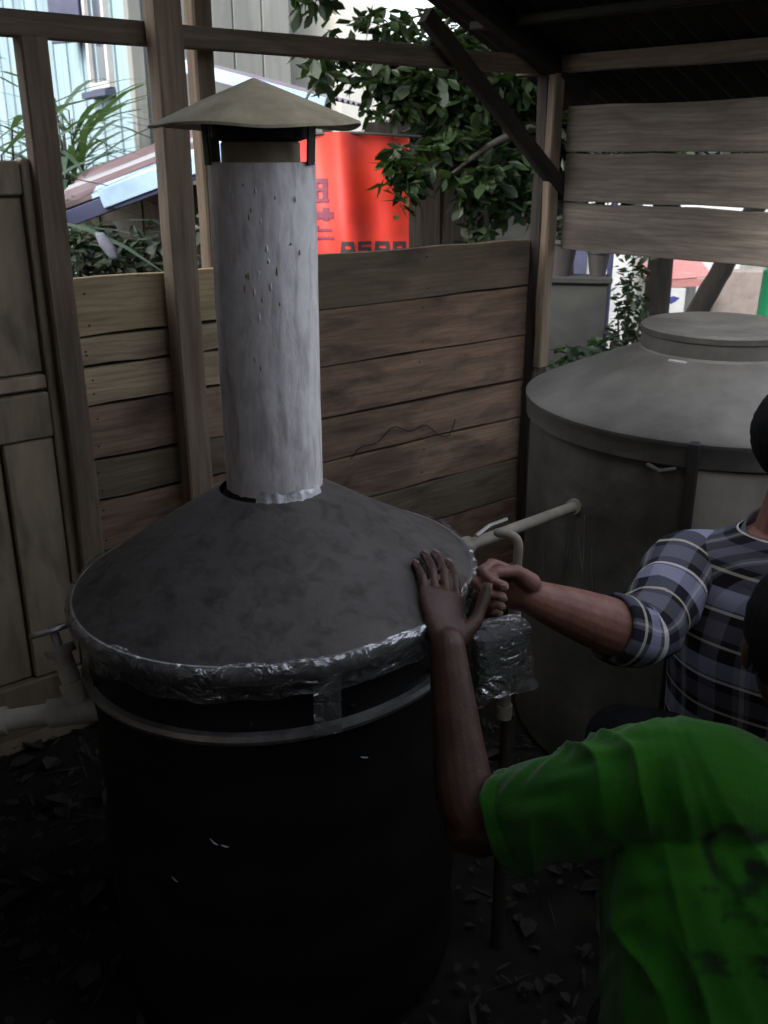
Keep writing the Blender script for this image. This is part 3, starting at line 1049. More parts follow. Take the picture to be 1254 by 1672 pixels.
# ------------------------------------------------------------------ plumbing
# pipe between the two tanks
pp = empty('connecting_pipe', 'pale plastic pipe running from the chimney tank to the dome tank', 'pipe', (.15, 1.72, .778))
p0, p1 = Vector((.0, .0, .0)), Vector((.308, .398, -.057))
MB().tube([p0, p1], .0125, 14).build('tube', PVC, pp, smooth=True)
for p, s in ((p0, 1), (p1, -1)):
    d = (p1 - p0).normalized() * s
    MB().tube([p - d * .004, p + d * .028], .019, 14).build('socket', PVC, pp, smooth=True)
    MB().tube([p - d * .012, p - d * .003], .015, 14).build('nut', PVC, pp, smooth=True)
MB().tube([Vector((.03, .01, .022)), Vector((.06, .05, .028)), Vector((.10, .10, .022))], .004, 8).build('wire_tie', STEEL, pp)
# upright pipe with bend beside the wrapped box
vp = empty('vent_pipe', 'thin grey upright pipe with bent top beside the pointing hands', 'pipe', (.238, 1.565, .0))
MB().tube(spline([(0, 0, .66), (0, 0, .80), (0, .0, .850), (-.012, .004, .866), (-.035, .012, .868)], 5), .0085, 12, round_ends=True).build('tube', PVC, vp, smooth=True)
MB().tube([(0, 0, .70), (0, 0, .73)], .012, 12).build('socket', PVC, vp, smooth=True)
# support pole under the wrapped box
sp_ = MB().tube([(.228, 1.50, 0), (.226, 1.50, .545)], .013, 12).build('support_pole', W_DARK_V, None, smooth=True)
tag(sp_, 'dark thin pole standing on the ground below the wrapped box', 'pole')
# wrapped box
wb = empty('wrapped_box', 'small box wrapped in crinkled clear plastic on the tank side', 'box', (.204, 1.485, .678))
rotb = Matrix.Rotation(R(12), 3, 'Z') @ Matrix.Rotation(R(-5), 3, 'Y')
MB().box((0, 0, 0), (.085, .06, .075), rotb, ch=.008).build('box_shell', mat('grey_box', (.16, .16, .165), (.11, .11, .115), rough=.6, scale=12, bump=.1), wb)
mb = MB()
rings = []
for i in range(15):
    z = -.062 + .112 * i / 14
    ring = []
    for k in range(64):
        a = 2 * math.pi * k / 64
        e = .34
        x = .052 * math.copysign(abs(math.cos(a)) ** e, math.cos(a)); y = .038 * math.copysign(abs(math.sin(a)) ** e, math.sin(a))
        n = mnoise.noise(Vector((x * 60, y * 60, z * 45))) * .007 + mnoise.noise(Vector((x * 160, y * 160, z * 120))) * .003
        flare = 1 + (.12 * max(0, (-.04 - z) / .022))
        zz = z - (.028 * max(0, -math.cos(a)) if i == 0 else 0) + .004 * n
        ring.append(rotb @ Vector((x * flare * (1 + n * 9), y * flare * (1 + n * 9), zz)))
    rings.append(ring)
mb.loft(rings, caps=False)
top = [p for p in rings[-1]]
ctr = rotb @ Vector((0, 0, .054))
mb.add(top + [ctr], [(k, (k + 1) % 64, 64) for k in range(64)])
mb.build('plastic_wrap', WRAP, wb, smooth='all')
MB().tube([(.012, .01, -.045), (.014, .01, -.125)], .0115, 14).build('pipe_stub', PVC, wb, smooth=True)
MB().tube([(.014, .01, -.112), (.014, .01, -.138)], .0145, 14).build('pipe_end', PVC, wb, smooth=True)
# left: pipe run with tee and bend
lp = empty('tee_pipe', 'pale plastic pipe with tee and upright branch left of the chimney tank', 'pipe', (-.520, 1.42, .605))
d = Vector((.985, .14, .10)).normalized()
MB().tube([d * -.26, d * .115], .0185, 16).build('tube', PVC_WHITE, lp, smooth=True)
MB().tube([d * -.055, d * .055], .0255, 16).build('tee', PVC_WHITE, lp, smooth=True)
MB().tube([d * -.17, d * -.125], .0245, 16).build('socket', PVC_WHITE, lp, smooth=True)
up = Vector((-.33, .28, .92)).normalized()
MB().tube([Vector((0, 0, 0)), up * .05], .0225, 16).build('tee_branch', PVC_WHITE, lp, smooth=True)
MB().tube([up * .04, up * .108], .0165, 14).build('branch_tube', PVC_WHITE, lp, smooth=True)
MB().tube([up * .100, up * .114], .026, 20).build('flange', PVC_WHITE, lp, smooth=True)
# round gauge-like valve wheel over the branch
vw = empty('valve_wheel', 'dull metal valve wheel above the pale plastic tee pipe', 'valve', Vector((-.520, 1.42, .605)) + up * .125)
ax = Vector((-.30, .30, .9)).normalized()
qa = Vector((0, 0, 1)).rotation_difference(ax).to_matrix()
ring = [qa @ Vector((.036 * math.cos(2 * math.pi * k / 36), .036 * math.sin(2 * math.pi * k / 36), .02)) for k in range(37)]
MB().tube(ring, .0045, 8).build('wheel_rim', STEEL, vw, smooth=True)
for k in range(4):
    a = math.pi / 2 * k + .4
    MB().tube([qa @ Vector((.006, 0, .016)), qa @ Vector((.036 * math.cos(a), .036 * math.sin(a), .02))], .003, 6).build('spoke', STEEL, vw, smooth=True)
MB().tube([qa @ Vector((0, 0, -.012)), qa @ Vector((0, 0, .026))], .008, 10).build('spindle', STEEL, vw, smooth=True)
# dark thin cable on the fence
pts = []
for k in range(17):
    t = k / 16
    pts.append(BW(.82 - .42 * t, .012, .60 + .07 * math.sin(t * 3.1) * (1 - t * .2) + .012 * math.sin(t * 19)))
pts += [BW(.385, .014, .63), BW(.375, .014, .655)]
cab = MB().tube(spline([tuple(p) for p in pts], 3), .0017, 6).build('cable', W_DARK, None, smooth=True)
tag(cab, 'thin dark cable looping across the lower fence planks right of the pipe', 'cable')


# ------------------------------------------------------------------ people
def hand(mb, wrist, d, n, u, curls, thumb, k=1., spread=.0, finger_dirs=None):
    """palm and five fingers: d towards the fingers, n back of the hand, u towards the thumb"""
    d, n, u = Vector(d).normalized(), Vector(n), Vector(u)
    n = (n - d * n.dot(d)).normalized()
    u0 = n.cross(d)
    u = u0 if u0.dot(u) > 0 else -u0
    w = Vector(wrist)
    nails = []
    rings = []
    for t, hw, ht in ((-.03, .018, .014), (0, .0275, .021), (.025, .034, .018), (.05, .039, .0165), (.075, .0405, .0145), (.092, .0395, .0115), (.098, .036, .007)):
        rings.append([w + d * t * k + u * (hw * k * math.cos(a)) + n * (ht * k * math.sin(a)) for a in [2 * math.pi * j / 20 for j in range(20)]])
    mb.loft(rings)
    specs = [(.030, .088, (.044, .025, .021), .0088), (.0102, .093, (.048, .029, .022), .0092), (-.0102, .089, (.045, .027, .021), .0087), (-.0292, .080, (.036, .021, .019), .0078)]
    for i, (off, ln, ph, rad) in enumerate(specs):
        p = w + d * (ln - .022) * k + u * off * .92 * k + n * .001
        q = w + d * ln * k + u * off * k
        pts = [p, q]
        rads = [rad * k * .95, rad * k * 1.02]
        ang = 0.
        dd = (d + u * (off * spread * 10)).normalized()
        for j in range(3):
            ang += curls[i][j]
            v = dd * math.cos(ang) - n * math.sin(ang)
            mid = q + v * ph[j] * k * .5
            q = q + v * ph[j] * k
            pts += [mid, q]
            rads += [rad * k * (.93 - .06 * j), rad * k * (.97 - .09 * j)]
        nu_ = n * math.cos(ang) + dd * math.sin(ang)
        nails.append((q - v * .002 + nu_ * rad * .72 * k, v, nu_, rad * k))
        mb.tube(pts, rads, 12, round_ends=True)
    # thumb: metacarpal bulge, then two bones
    b = w + d * .018 * k + u * .026 * k - n * .006 * k
    t0, t1, t2 = [Vector(v).normalized() for v in thumb]
    m1 = b + t0 * .042 * k
    m2 = m1 + t1 * .034 * k
    m3 = m2 + t2 * .024 * k
    mb.tube([b, (b + m1) / 2, m1, (m1 + m2) / 2, m2, m3], [.017 * k, .0145 * k, .0115 * k, .0098 * k, .0103 * k, .0085 * k], 12, round_ends=True)
    tn = (n * .6 + u * .5); tn = (tn - t2 * tn.dot(t2)).normalized()
    nails.append((m3 - t2 * .001 + tn * .0064 * k, t2, tn, .0098 * k))
    return nails


def fingernails(nails, parent, m):
    for p, d, n, r in nails:
        s = d.cross(n).normalized()
        M = Matrix((s, d, n)).transposed()
        MB().ellipsoid(p, (r * .68, r * .85, r * .22), M, 12, 8).build('fingernail', m, parent, smooth='all')


def limb(mb, pts, k=6, n=18):
    s = spline(pts, k)
    mb.tube([p[:3] for p in s], [p[3] for p in s], n, round_ends=True)


def trunk(mb, secs, right, fwd, k=5, n=28, uv0=None):
    """secs: (x, y, z, half width, half depth)"""
    s = spline(secs, k)
    rings = []
    for p in s:
        c = Vector(p[:3])
        ring = []
        for j in range(n):
            a = 2 * math.pi * j / n
            ca, sa = math.cos(a), math.sin(a)
            e = .82
            ring.append(c + right * p[3] * math.copysign(abs(ca) ** e, ca) + fwd * p[4] * math.copysign(abs(sa) ** e, sa))
        rings.append(ring)
    mb.loft(rings)
    return rings


def head(mb, c, f, up, k=1.):
    f, up = Vector(f).normalized(), Vector(up).normalized()
    r = f.cross(up).normalized()
    up = r.cross(f)
    M = Matrix((r, f, up)).transposed()
    c = Vector(c)

    def P(x, y, z):
        return c + M @ Vector((x * k, y * k, z * k))
    mb.ellipsoid(P(0, -.012, .025), (.074 * k, .092 * k, .088 * k), M)              # skull
    mb.ellipsoid(P(0, .032, -.035), (.058 * k, .058 * k, .078 * k), M)              # face
    mb.ellipsoid(P(0, .058, -.094), (.028 * k, .026 * k, .022 * k), M)              # chin
    mb.tube([P(0, .086, .018), P(0, .098, -.010), P(0, .108, -.030), P(0, .094, -.040)], [.009 * k, .010 * k, .013 * k, .010 * k], 10, round_ends=True)
    for s in (-1, 1):
        mb.ellipsoid(P(s * .028, .078, .024), (.022 * k, .012 * k, .008 * k), M)    # brow
        mb.ellipsoid(P(s * .030, .076, .002), (.013 * k, .010 * k, .009 * k), M)    # eyelid
        mb.ellipsoid(P(s * .034, .062, -.026), (.022 * k, .020 * k, .018 * k), M)   # cheek
        mb.ellipsoid(P(s * .076, -.008, -.006), (.008 * k, .018 * k, .031 * k), M)  # ear
    mb.ellipsoid(P(0, .086, -.058), (.024 * k, .010 * k, .006 * k), M)              # lips
    mb.ellipsoid(P(0, .084, -.070), (.020 * k, .010 * k, .007 * k), M)


def hair_cap(name, c, f, up, parent, k=1.):
    f, up = Vector(f).normalized(), Vector(up).normalized()
    r = f.cross(up).normalized()
    up = r.cross(f)
    M = Matrix((r, f, up)).transposed()
    mb = MB()
    nu, nv = 64, 36
    rings = []
    for i in range(nv + 1):
        t = math.pi * (.004 + .996 * i / nv)
        ring = []
        for j in range(nu):
            a = 2 * math.pi * j / nu
            x, y, z = math.sin(t) * math.cos(a), math.sin(t) * math.sin(a), math.cos(t)
            # hairline: high on the forehead, low at the nape
            lim = .30 if y > .45 else (-.25 if y > -.15 else -.72)
            sh = 1.0 if z > lim else .93
            n = mnoise.noise(Vector((x * 9, y * 9, z * 4))) * .03 + mnoise.noise(Vector((x * 30, y * 30, z * 9))) * .022
            q = Vector((x * .082, y * .100 - .014, z * .098 + .027)) * k * (sh + n)
            ring.append(Vector(c) + M @ q)
        rings.append(ring)
    mb.loft(rings)
    return mb.build(name, HAIR, parent, smooth='all')


def coords(me):
    co = np.empty(len(me.vertices) * 3, np.float32)
    me.vertices.foreach_get('co', co)
    return co.reshape(-1, 3)


def normals(me):
    no = np.empty(len(me.vertices) * 3, np.float32)
    me.vertices.foreach_get('normal', no)
    return no.reshape(-1, 3)


def foot(mb, ankle, f, k=1.):
    a = Vector(ankle); f = Vector(f).normalized()
    mb.tube([a + Vector((0, 0, -.005)) - f * .03, a + f * .03 + Vector((0, 0, -.02)), a + f * .09 + Vector((0, 0, -.042)), a + f * .15 + Vector((0, 0, -.052))],
            [.036, .036, .032, .022], 14, round_ends=True)


# --- person in the green shirt (kneeling, seen from behind, left hand on the tank rim)
gp = empty('person', 'kneeling person in green T-shirt seen from behind, hand on tank rim', 'person', (0, 0, 0))
gR, gF = Vector((1, .06, 0)).normalized(), Vector((-.06, 1, 0)).normalized()
mb = MB()
trunk(mb, [(.53, .86, .17, .14, .115), (.53, .88, .28, .15, .115), (.53, .93, .45, .145, .105), (.53, 1.0, .60, .150, .10), (.53, 1.04, .68, .13, .08), (.55, 1.068, .715, .08, .06), (.575, 1.08, .74, .056, .056)], gR, gF)
limb(mb, [(.565, 1.075, .735, .056), (.574, 1.10, .785, .054), (.572, 1.12, .835, .056)])
Gh = Vector((.574, 1.150, .870))
head(mb, Gh, (.25, 1, -.25), (.05, .22, 1), 1.0)
GE, GW = Vector((.128, 1.150, .575)), Vector((.095, 1.285, .803))
limb(mb, [(.44, 1.05, .67, .050), (.335, 1.055, .700, .052), (.235, 1.10, .645, .047), (.128, 1.150, .572, .040)])
limb(mb, [(.14, 1.143, .575, .040), (.121, 1.172, .612, .0445), (.110, 1.216, .682, .038), (.095, 1.285, .803, .0275)])
g_nails = hand(mb, GW, (-.06, .86, .52), (.48, -.42, .80), (1, .1, .1),
     [(.05, .25, .22), (.05, .27, .22), (.04, .27, .22), (.05, .27, .22)],
     [(.66, .50, .45), (.36, .62, .66), (.25, .55, .75)], 1.0, spread=.12)
limb(mb, [(.62, 1.06, .70, .062), (.72, 1.08, .70, .062), (.79, 1.07, .56, .047), (.80, 1.06, .44, .041)])
limb(mb, [(.80, 1.06, .45, .041), (.775, 1.10, .37, .043), (.70, 1.15, .255, .028)])
hand(mb, (.70, 1.15, .255), (-.55, .75, -.35), (.3, .35, .8), (-1, -.3, 0), [(.1, .2, .2)] * 4, [(-.5, .6, -.3), (-.3, .8, -.3), (-.1, .9, -.3)])
for s in (-1, 1):
    hx = .53 + s * .085
    limb(mb, [(hx, .88, .20, .085), (hx + s * .02, 1.02, .15, .078), (hx + s * .03, 1.22, .075, .058)])
    limb(mb, [(hx + s * .03, 1.22, .065, .056), (hx + s * .025, 1.05, .055, .052), (hx + s * .02, .86, .05, .036)])
    mb.tube([Vector((hx + s * .02, .87, .05)), Vector((hx + s * .02, .78, .035)), Vector((hx + s * .02, .73, .022))], [.034, .032, .02], 12, round_ends=True)
gb = mb.build('body', SKIN_DARK, gp)
remesh(gb, .0028, 2)
fingernails(g_nails, gp, skin_mat('brown_nail', (.22, .12, .095), (.17, .09, .07)))
hair_cap('hair', Gh, (.25, 1, -.25), (.05, .22, 1), gp, 1.02)
# trousers
mb = MB()
trunk(mb, [(.53, .855, .13, .15, .125), (.53, .87, .22, .165, .13), (.53, .90, .34, .16, .12)], gR, gF)
for s in (-1, 1):
    hx = .53 + s * .085
    limb(mb, [(hx, .88, .20, .100), (hx + s * .02, 1.02, .155, .092), (hx + s * .03, 1.22, .085, .071)])
    limb(mb, [(hx + s * .03, 1.22, .078, .070), (hx + s * .025, 1.05, .068, .064), (hx + s * .02, .88, .055, .05)])
tr = mb.build('trousers', CLOTH_DARK, gp)
remesh(tr, .006, 3)
# shirt
mb = MB()
trunk(mb, [(.515, .850, .20, .225, .155), (.515, .875, .30, .232, .160), (.515, .93, .45, .232, .155), (.515, 1.0, .59, .226, .145), (.515, 1.04, .68, .205, .122), (.535, 1.060, .718, .155, .096), (.585, 1.070, .738, .078, .070)], gR, gF, n=40)
sl = spline([(.49, 1.045, .672, .098), (.405, 1.048, .718, .092), (.325, 1.060, .708, .080), (.245, 1.092, .652, .073), (.176, 1.122, .605, .071)], 6)
sl_pts = [p[:3] for p in sl]; sl_r = [p[3] for p in sl]
dv = Vector(sl_pts[-1]) - Vector(sl_pts[-3]); dv.normalize()
e0 = Vector(sl_pts[-1])
for t, r_ in ((.003, .069), (.001, .0655), (-.02, .062), (-.06, .056)):
    sl_pts.append(tuple(e0 + dv * t)); sl_r.append(r_)
mb.tube(sl_pts, sl_r, 32)
sl = spline([(.60, 1.05, .665, .085), (.68, 1.065, .695, .083), (.74, 1.075, .66, .078), (.79, 1.07, .56, .070)], 6)
mb.tube([p[:3] for p in sl], [p[3] for p in sl], 28)
gs = mb.build('shirt', GREEN_SHIRT, gp)
me = remesh(gs, .0042, 4)
co, no = coords(me), normals(me)
x, y, z = co[:, 0], co[:, 1], co[:, 2]
# folds: across the raised sleeve, and fanning down from the shoulder over the back
sw = np.clip((.43 - x) / .12, 0, 1)
q = x * 1.0 + z * .22 + y * .25
ph = q * 2 * np.pi / .056 + 2.4 * np.sin(z * 12 + 1) + 1.7 * np.sin(q * 23 + 2) + .8 * np.sin(y * 40 + z * 25)
f1 = -(np.abs(np.sin(ph / 2)) ** .55 - .7) * .0135 * (.45 + .55 * np.sin(q * 29 + z * 17 + y * 11)) + .0018 * np.sin(z * 70 + x * 55 + 3 * np.sin(y * 60))
bw = np.clip((x - .30) / .08, 0, 1) * np.clip((.62 - x) / .1, 0, 1)
ang = np.arctan2(x - .36, (.86 - z))
pb = ang * 30 + 2.6 * np.sin(z * 10) + 1.4 * np.sin(x * 21 + z * 8)
f2 = (-(np.abs(np.sin(pb / 2)) ** .6 - .65) * .011 * (.5 + .5 * np.sin(ang * 9 + z * 14)) + np.sin(ang * 13 + 1) * .004) * np.clip((.78 - z) / .1, .25, 1)
tq = (x - e0.x) * dv.x + (y - e0.y) * dv.y + (z - e0.z) * dv.z
rq = np.sqrt(np.maximum((x - e0.x) ** 2 + (y - e0.y) ** 2 + (z - e0.z) ** 2 - tq ** 2, 0))
hem = np.exp(-((tq + .024) / .0035) ** 2) * (rq < .1) * -.0022
co += no * hem[:, None]
f3 = np.sin(z * 2 * np.pi / .09 + 3 * np.sin(x * 14)) * .0035 * np.clip((.45 - z) / .15, 0, 1)
co += no * (sw * f1 + bw * f2 + f3)[:, None]
me.vertices.foreach_set('co', co.reshape(-1))
ink = np.zeros(len(co), np.float32)
back = (no[:, 1] < -.05) & (x > .34)
dx, dz = (x - .428), (z - .700)
rad = np.hypot(dx, dz)
ink[back & (np.abs(rad - .030) < .006) & ~((dx > .008) & (np.abs(dz) < .014))] = 1
blot = np.sin(x * 260 + 3 * np.sin(z * 140)) * np.sin(z * 230 + 2.2 * np.sin(x * 120)) + .5 * np.sin(x * 90 + z * 60)
for z0, z1, x0, x1 in ((.640, .672, .375, .62), (.590, .612, .36, .60)):           # worn blotches of print
    ink[back & (z > z0) & (z < z1) & (x > x0) & (x < x1) & (blot > .12)] = 1
for cx_, cz_, rx_, rz_ in ((.452, .690, .016, .010), (.475, .684, .014, .012), (.462, .716, .02, .006), (.50, .70, .012, .02)):
    ink[back & (((x - cx_) / rx_) ** 2 + ((z - cz_) / rz_) ** 2 < 1)] = 1
ink *= 1.0 * np.clip(.9 + .5 * np.sin(x * 75 + 2 * np.sin(z * 50)) * np.sin(z * 64 + x * 30), .25, 1)
ed = np.empty(len(me.edges) * 2, np.int32); me.edges.foreach_get('vertices', ed); ed = ed.reshape(-1, 2)
for _ in range(1):                                     # ink bleeds into the cloth
    acc = ink.copy(); cnt = np.ones(len(ink), np.float32)
    np.add.at(acc, ed[:, 0], ink[ed[:, 1]]); np.add.at(acc, ed[:, 1], ink[ed[:, 0]])
    np.add.at(cnt, ed[:, 0], 1); np.add.at(cnt, ed[:, 1], 1)
    ink = (acc / cnt).astype(np.float32)
at = me.attributes.new('ink', 'FLOAT', 'POINT')
at.data.foreach_set('value', ink)
me.update()
# collar
ring = []
for k in range(41):
    a = 2 * math.pi * k / 40
    ring.append(Vector((.588, 1.075, .742)) + gR * (.070 * math.cos(a)) + gF * (.062 * math.sin(a)) + Vector((0, 0, -.012 * math.sin(a))))
MB().tube(ring, .0065, 8).build('collar', mat('pale_collar', (.09, .10, .07), (.06, .07, .05), rough=.9, scale=60, bump=.2), gp, smooth='all')

# --- person in the checked shirt (squatting, facing left, right hand closed by the wrapped box)
bp_ = empty('person', 'squatting person in plaid shirt with rolled sleeves, fist beside wrapped box', 'person', (0, 0, 0))
bF = Vector((-.67, -.74, 0)).normalized(); bRt = Vector((bF.y, -bF.x, 0))
pel = Vector((.80, 1.735, .21))
nk = Vector((.738, 1.645, .845))


def lerp(t):
    return pel.lerp(nk, t)


mb = MB()
secs = []
for t, w_, d_ in ((-.1, .13, .11), (.1, .15, .12), (.35, .14, .11), (.62, .165, .115), (.80, .165, .10), (.92, .11, .075), (1.0, .056, .056)):
    p = lerp(t); secs.append((p.x, p.y, p.z, w_, d_))
trunk(mb, secs, bRt, bF)
Bh = Vector((.760, 1.63, 1.000))
limb(mb, [(*lerp(.95), .058), (.748, 1.638, .89, .053), (.756, 1.632, .94, .055)])
bhf = (.60, -.72, -.25)
head(mb, Bh, bhf, (-.12, -.05, 1), 1.0)
BS, BE, BWr = Vector((.588, 1.715, .742)), Vector((.462, 1.515, .690)), Vector((.250, 1.452, .800))
limb(mb, [(*(lerp(.8) + bRt * .09), .062), (*BS, .060), (*BS.lerp(BE, .5), .049), (*BE, .043)])
limb(mb, [(*BE, .046), (*BE.lerp(BWr, .28), .051), (*BE.lerp(BWr, .62), .044), (*BWr, .031)])
b_nails = hand(mb, BWr, (-.90, -.05, .40), (.05, 1, .1), (.3, .0, .9),
     [(1.0, 1.35, .8), (1.15, 1.45, .8), (1.3, 1.5, .8), (1.4, 1.5, .8)],
     [(-.62, -.35, .62), (-.85, -.45, .15), (-.8, -.5, -.25)], 1.05)
LS = lerp(.8) - bRt * .165
LE, LW = Vector((.90, 1.47, .52)), Vector((.745, 1.40, .52))
limb(mb, [(*(lerp(.8) - bRt * .09), .062), (*LS, .060), (*LS.lerp(LE, .5), .049), (*LE, .042)])
limb(mb, [(*LE, .042), (*LE.lerp(LW, .35), .045), (*LW, .029)])
hand(mb, LW, (-.8, -.3, -.25), (0, -.2, 1), (-.3, .8, 0), [(.1, .25, .2)] * 4, [(-.5, .6, -.2), (-.7, .5, -.3), (-.8, .3, -.3)])
legs = []
for s in (1, -1):
    hip = pel + bRt * (.09 * s)
    knee = hip + bF * .36 + Vector((0, 0, .235)) + bRt * (.05 * s)
    ank = knee - bF * .20 + Vector((0, 0, -.365))
    ank.z = .085
    legs.append((hip, knee, ank))
    limb(mb, [(*hip, .088), (*hip.lerp(knee, .5), .076), (*knee, .056)])
    limb(mb, [(*knee, .056), (*knee.lerp(ank, .35), .055), (*ank, .036)])
    foot(mb, ank, bF)
bb = mb.build('body', SKIN_LIGHT, bp_)
remesh(bb, .0028, 2)
fingernails(b_nails, bp_, skin_mat('tan_nail', (.36, .22, .18), (.30, .17, .14)))
hair_cap('hair', Bh, bhf, (-.12, -.05, 1), bp_, 1.02)
mb = MB()
trunk(mb, [(*lerp(-.12), .145, .125), (*lerp(.05), .165, .135), (*lerp(.22), .155, .125)], bRt, bF)
for hip, knee, ank in legs:
    limb(mb, [(*hip, .104), (*hip.lerp(knee, .5), .092), (*knee, .070)])
    limb(mb, [(*knee, .070), (*knee.lerp(ank, .4), .068), (*(knee.lerp(ank, .92)), .055)])
tr = mb.build('trousers', CLOTH_DARK, bp_)
remesh(tr, .006, 3)


def uv_loft(secs, right_of, fwd_of, n=48, k=7, v0=0., fold=None, cap_last=None):
    """cloth tube with UV in metres; right_of / fwd_of give the cross axes"""
    s = spline(secs, k)
    rings, uvs = [], []
    v = v0
    prev = None
    for i, p in enumerate(s):
        c = Vector(p[:3])
        if prev is not None:
            v += (c - prev).length
        prev = c
        r_, f_ = right_of, fwd_of
        ring = []
        per = 2 * math.pi * (p[3] + p[4]) / 2
        for j in range(n + 1):
            a = 2 * math.pi * j / n
            ca, sa = math.cos(a), math.sin(a)
            q = c + r_ * p[3] * math.copysign(abs(ca) ** .86, ca) + f_ * p[4] * math.copysign(abs(sa) ** .86, sa)
            if fold:
                q = q + (q - c).normalized() * fold(i / (len(s) - 1), a)
            ring.append(q)
            uvs.append((j / n * per, v))
        rings.append(ring)
    return rings, uvs


def torso_fold(t, a):
    return .004 * math.sin(a * 5 + 6 * t) * (1 - t) + .0035 * mnoise.noise(Vector((math.cos(a) * 2, math.sin(a) * 2, t * 9)))


secs = []
for t, w_, d_ in ((-.02, .185, .150), (.14, .195, .158), (.38, .190, .150), (.62, .200, .145), (.78, .200, .128), (.86, .186, .112), (.92, .150, .098), (.965, .105, .083), (1.0, .074, .070)):
    p = lerp(t); secs.append((p.x, p.y, p.z, w_, d_))
rings, uvs = uv_loft(secs, bRt, bF, 64, 6, 0, torso_fold)
mb = MB().loft(rings, caps=False, uvs=uvs, closed=False)
shirt = mb.build('shirt', PLAID, bp_, smooth='all', uv=True)


def sleeve(pts, parent, cuff_len=.035):
    """pts: (x, y, z, r) from shoulder to rolled cuff"""
    s = spline(pts, 8)
    rings, uvs = [], []
    d0 = Vector(s[-1][:3]) - Vector(s[0][:3])
    v = 0.
    a_ = None
    prev = None
    n = 40
    for i, p in enumerate(s):
        c = Vector(p[:3])
        d = (Vector(s[min(i + 1, len(s) - 1)][:3]) - Vector(s[max(i - 1, 0)][:3])).normalized()
        if a_ is None:
            a_ = (Vector((0, 0, 1)) - d * d.z).normalized()
        a_ = (a_ - d * a_.dot(d)).normalized()
        b_ = d.cross(a_)
        if prev is not None:
            v += (c - prev).length
        prev = c
        t = i / (len(s) - 1)
        ring = []
        for j in range(n + 1):
            an = 2 * math.pi * j / n
            fo = .0050 * (1 - 2 * abs(math.sin(t * 10 + .9 * math.sin(an + 1) + .5 * math.cos(2 * an) + 2 * mnoise.noise(Vector((t * 3, math.cos(an), math.sin(an)))))))  * (.4 + .6 * max(0, math.sin(an * .5))) * min(1, t * 3)
            ring.append(c + (a_ * math.cos(an) + b_ * math.sin(an)) * (p[3] + fo))
            uvs.append((j / n * .45, v + .03))
        rings.append(ring)
    # rolled cuff
    c = Vector(s[-1][:3]); d = (c - Vector(s[-4][:3])).normalized(); r = s[-1][3]
    for t, rr_ in ((.0, r + .007), (.012, r + .009), (cuff_len, r + .007), (cuff_len + .004, r + .001), (cuff_len - .004, r - .006), (-.02, r - .010)):
        rings.append([c + d * t + (a_ * math.cos(2 * math.pi * j / n) + b_ * math.sin(2 * math.pi * j / n)) * rr_ for j in range(n + 1)])
        uvs += [(j / n * .45, .15 - t) for j in range(n + 1)]
    mb = MB().loft(rings, caps=False, uvs=uvs, closed=False)
    return mb.build('sleeve', PLAID, parent, smooth='all', uv=True)


sh = lerp(.80) + bRt * .11
sleeve([(*sh, .086), (*(BS + Vector((.0, -.005, -.004))), .073), (*BS.lerp(BE, .5), .068), (*(BE + Vector((.004, .01, .004))), .061), (*BE.lerp(BWr, .16), .055)], shirt)
sh = lerp(.80) - bRt * .11
sleeve([(*sh, .088), (*LS, .083), (*LS.lerp(LE, .5), .072), (*LE.lerp(LS, .12), .060)], shirt)
# collar: folded band round the neck
rings = []
for i, (r_, z_) in enumerate(((.070, -.012), (.064, .018), (.067, .021), (.080, -.014), (.077, -.016))):
    ring = []
    for j in range(40):
        a = 2 * math.pi * j / 40
        ring.append(nk + Vector((0, 0, z_ - .008 - .02 * math.sin(a))) + bRt * (r_ * math.cos(a)) + bF * (r_ * math.sin(a)))
    rings.append(ring)
MB().loft(rings, caps=False).build('collar', mat('grey_collar', (.12, .12, .14), (.08, .08, .09), rough=.9, scale=50, bump=.1), shirt, smooth='all')

# ------------------------------------------------------------------ litter on the shed floor
mb = MB()
lr = random.Random(3)
for k in range(3600):
    x, y = lr.uniform(-1.3, 1.3), lr.uniform(.75, 3.0)
    if (x - TX) ** 2 + (y - TY) ** 2 < .33 ** 2 or (x - T2X) ** 2 + (y - T2Y) ** 2 < .45 ** 2:
        continue
    z = ground_z(x, y) + lr.uniform(.004, .022)
    L_, w_ = lr.uniform(.006, .045), lr.uniform(.005, .02)
    if lr.random() < .06:
        L_, w_ = lr.uniform(.06, .16), lr.uniform(.004, .012)
    elif lr.random() < .05:
        L_, w_ = lr.uniform(.05, .09), lr.uniform(.03, .05)
    a = lr.uniform(0, 6.28)
    tx, ty = lr.gauss(0, .3), lr.gauss(0, .35)
    M = Matrix.Rotation(a, 3, 'Z') @ Matrix.Rotation(tx, 3, 'X') @ Matrix.Rotation(ty * .4, 3, 'Y')
    pts = [(-L_ / 2, 0, 0), (-L_ * .15, w_ / 2, w_ * .25), (L_ * .2, w_ / 2, w_ * .3), (L_ / 2, 0, w_ * .1), (L_ * .2, -w_ / 2, w_ * .3), (-L_ * .15, -w_ / 2, w_ * .25)]
    mb.add([M @ Vector(p) + Vector((x, y, z)) for p in pts], [(0, 1, 2, 3), (0, 3, 4, 5)])
o = mb.build('leaf_litter', LITTER)
o['kind'] = 'stuff'

# ------------------------------------------------------------------ outside, left: houses and roofs
HC = Vector((-1.87, 8.0, 0))
hl = Vector((-.53, .848, 0)); hn = Vector((-.848, -.53, 0))            # left face runs away to the left
hr = Vector((.848, .53, 0)); hrn = Vector((.53, -.848, 0))
house = empty('board_house', 'tall pale blue board house with narrow dark window beyond the fence', 'house', HC)
aL = math.atan2(hl.y, hl.x)
aRr = math.atan2(hr.y, hr.x)
HB, HT = -1.7, 5.4
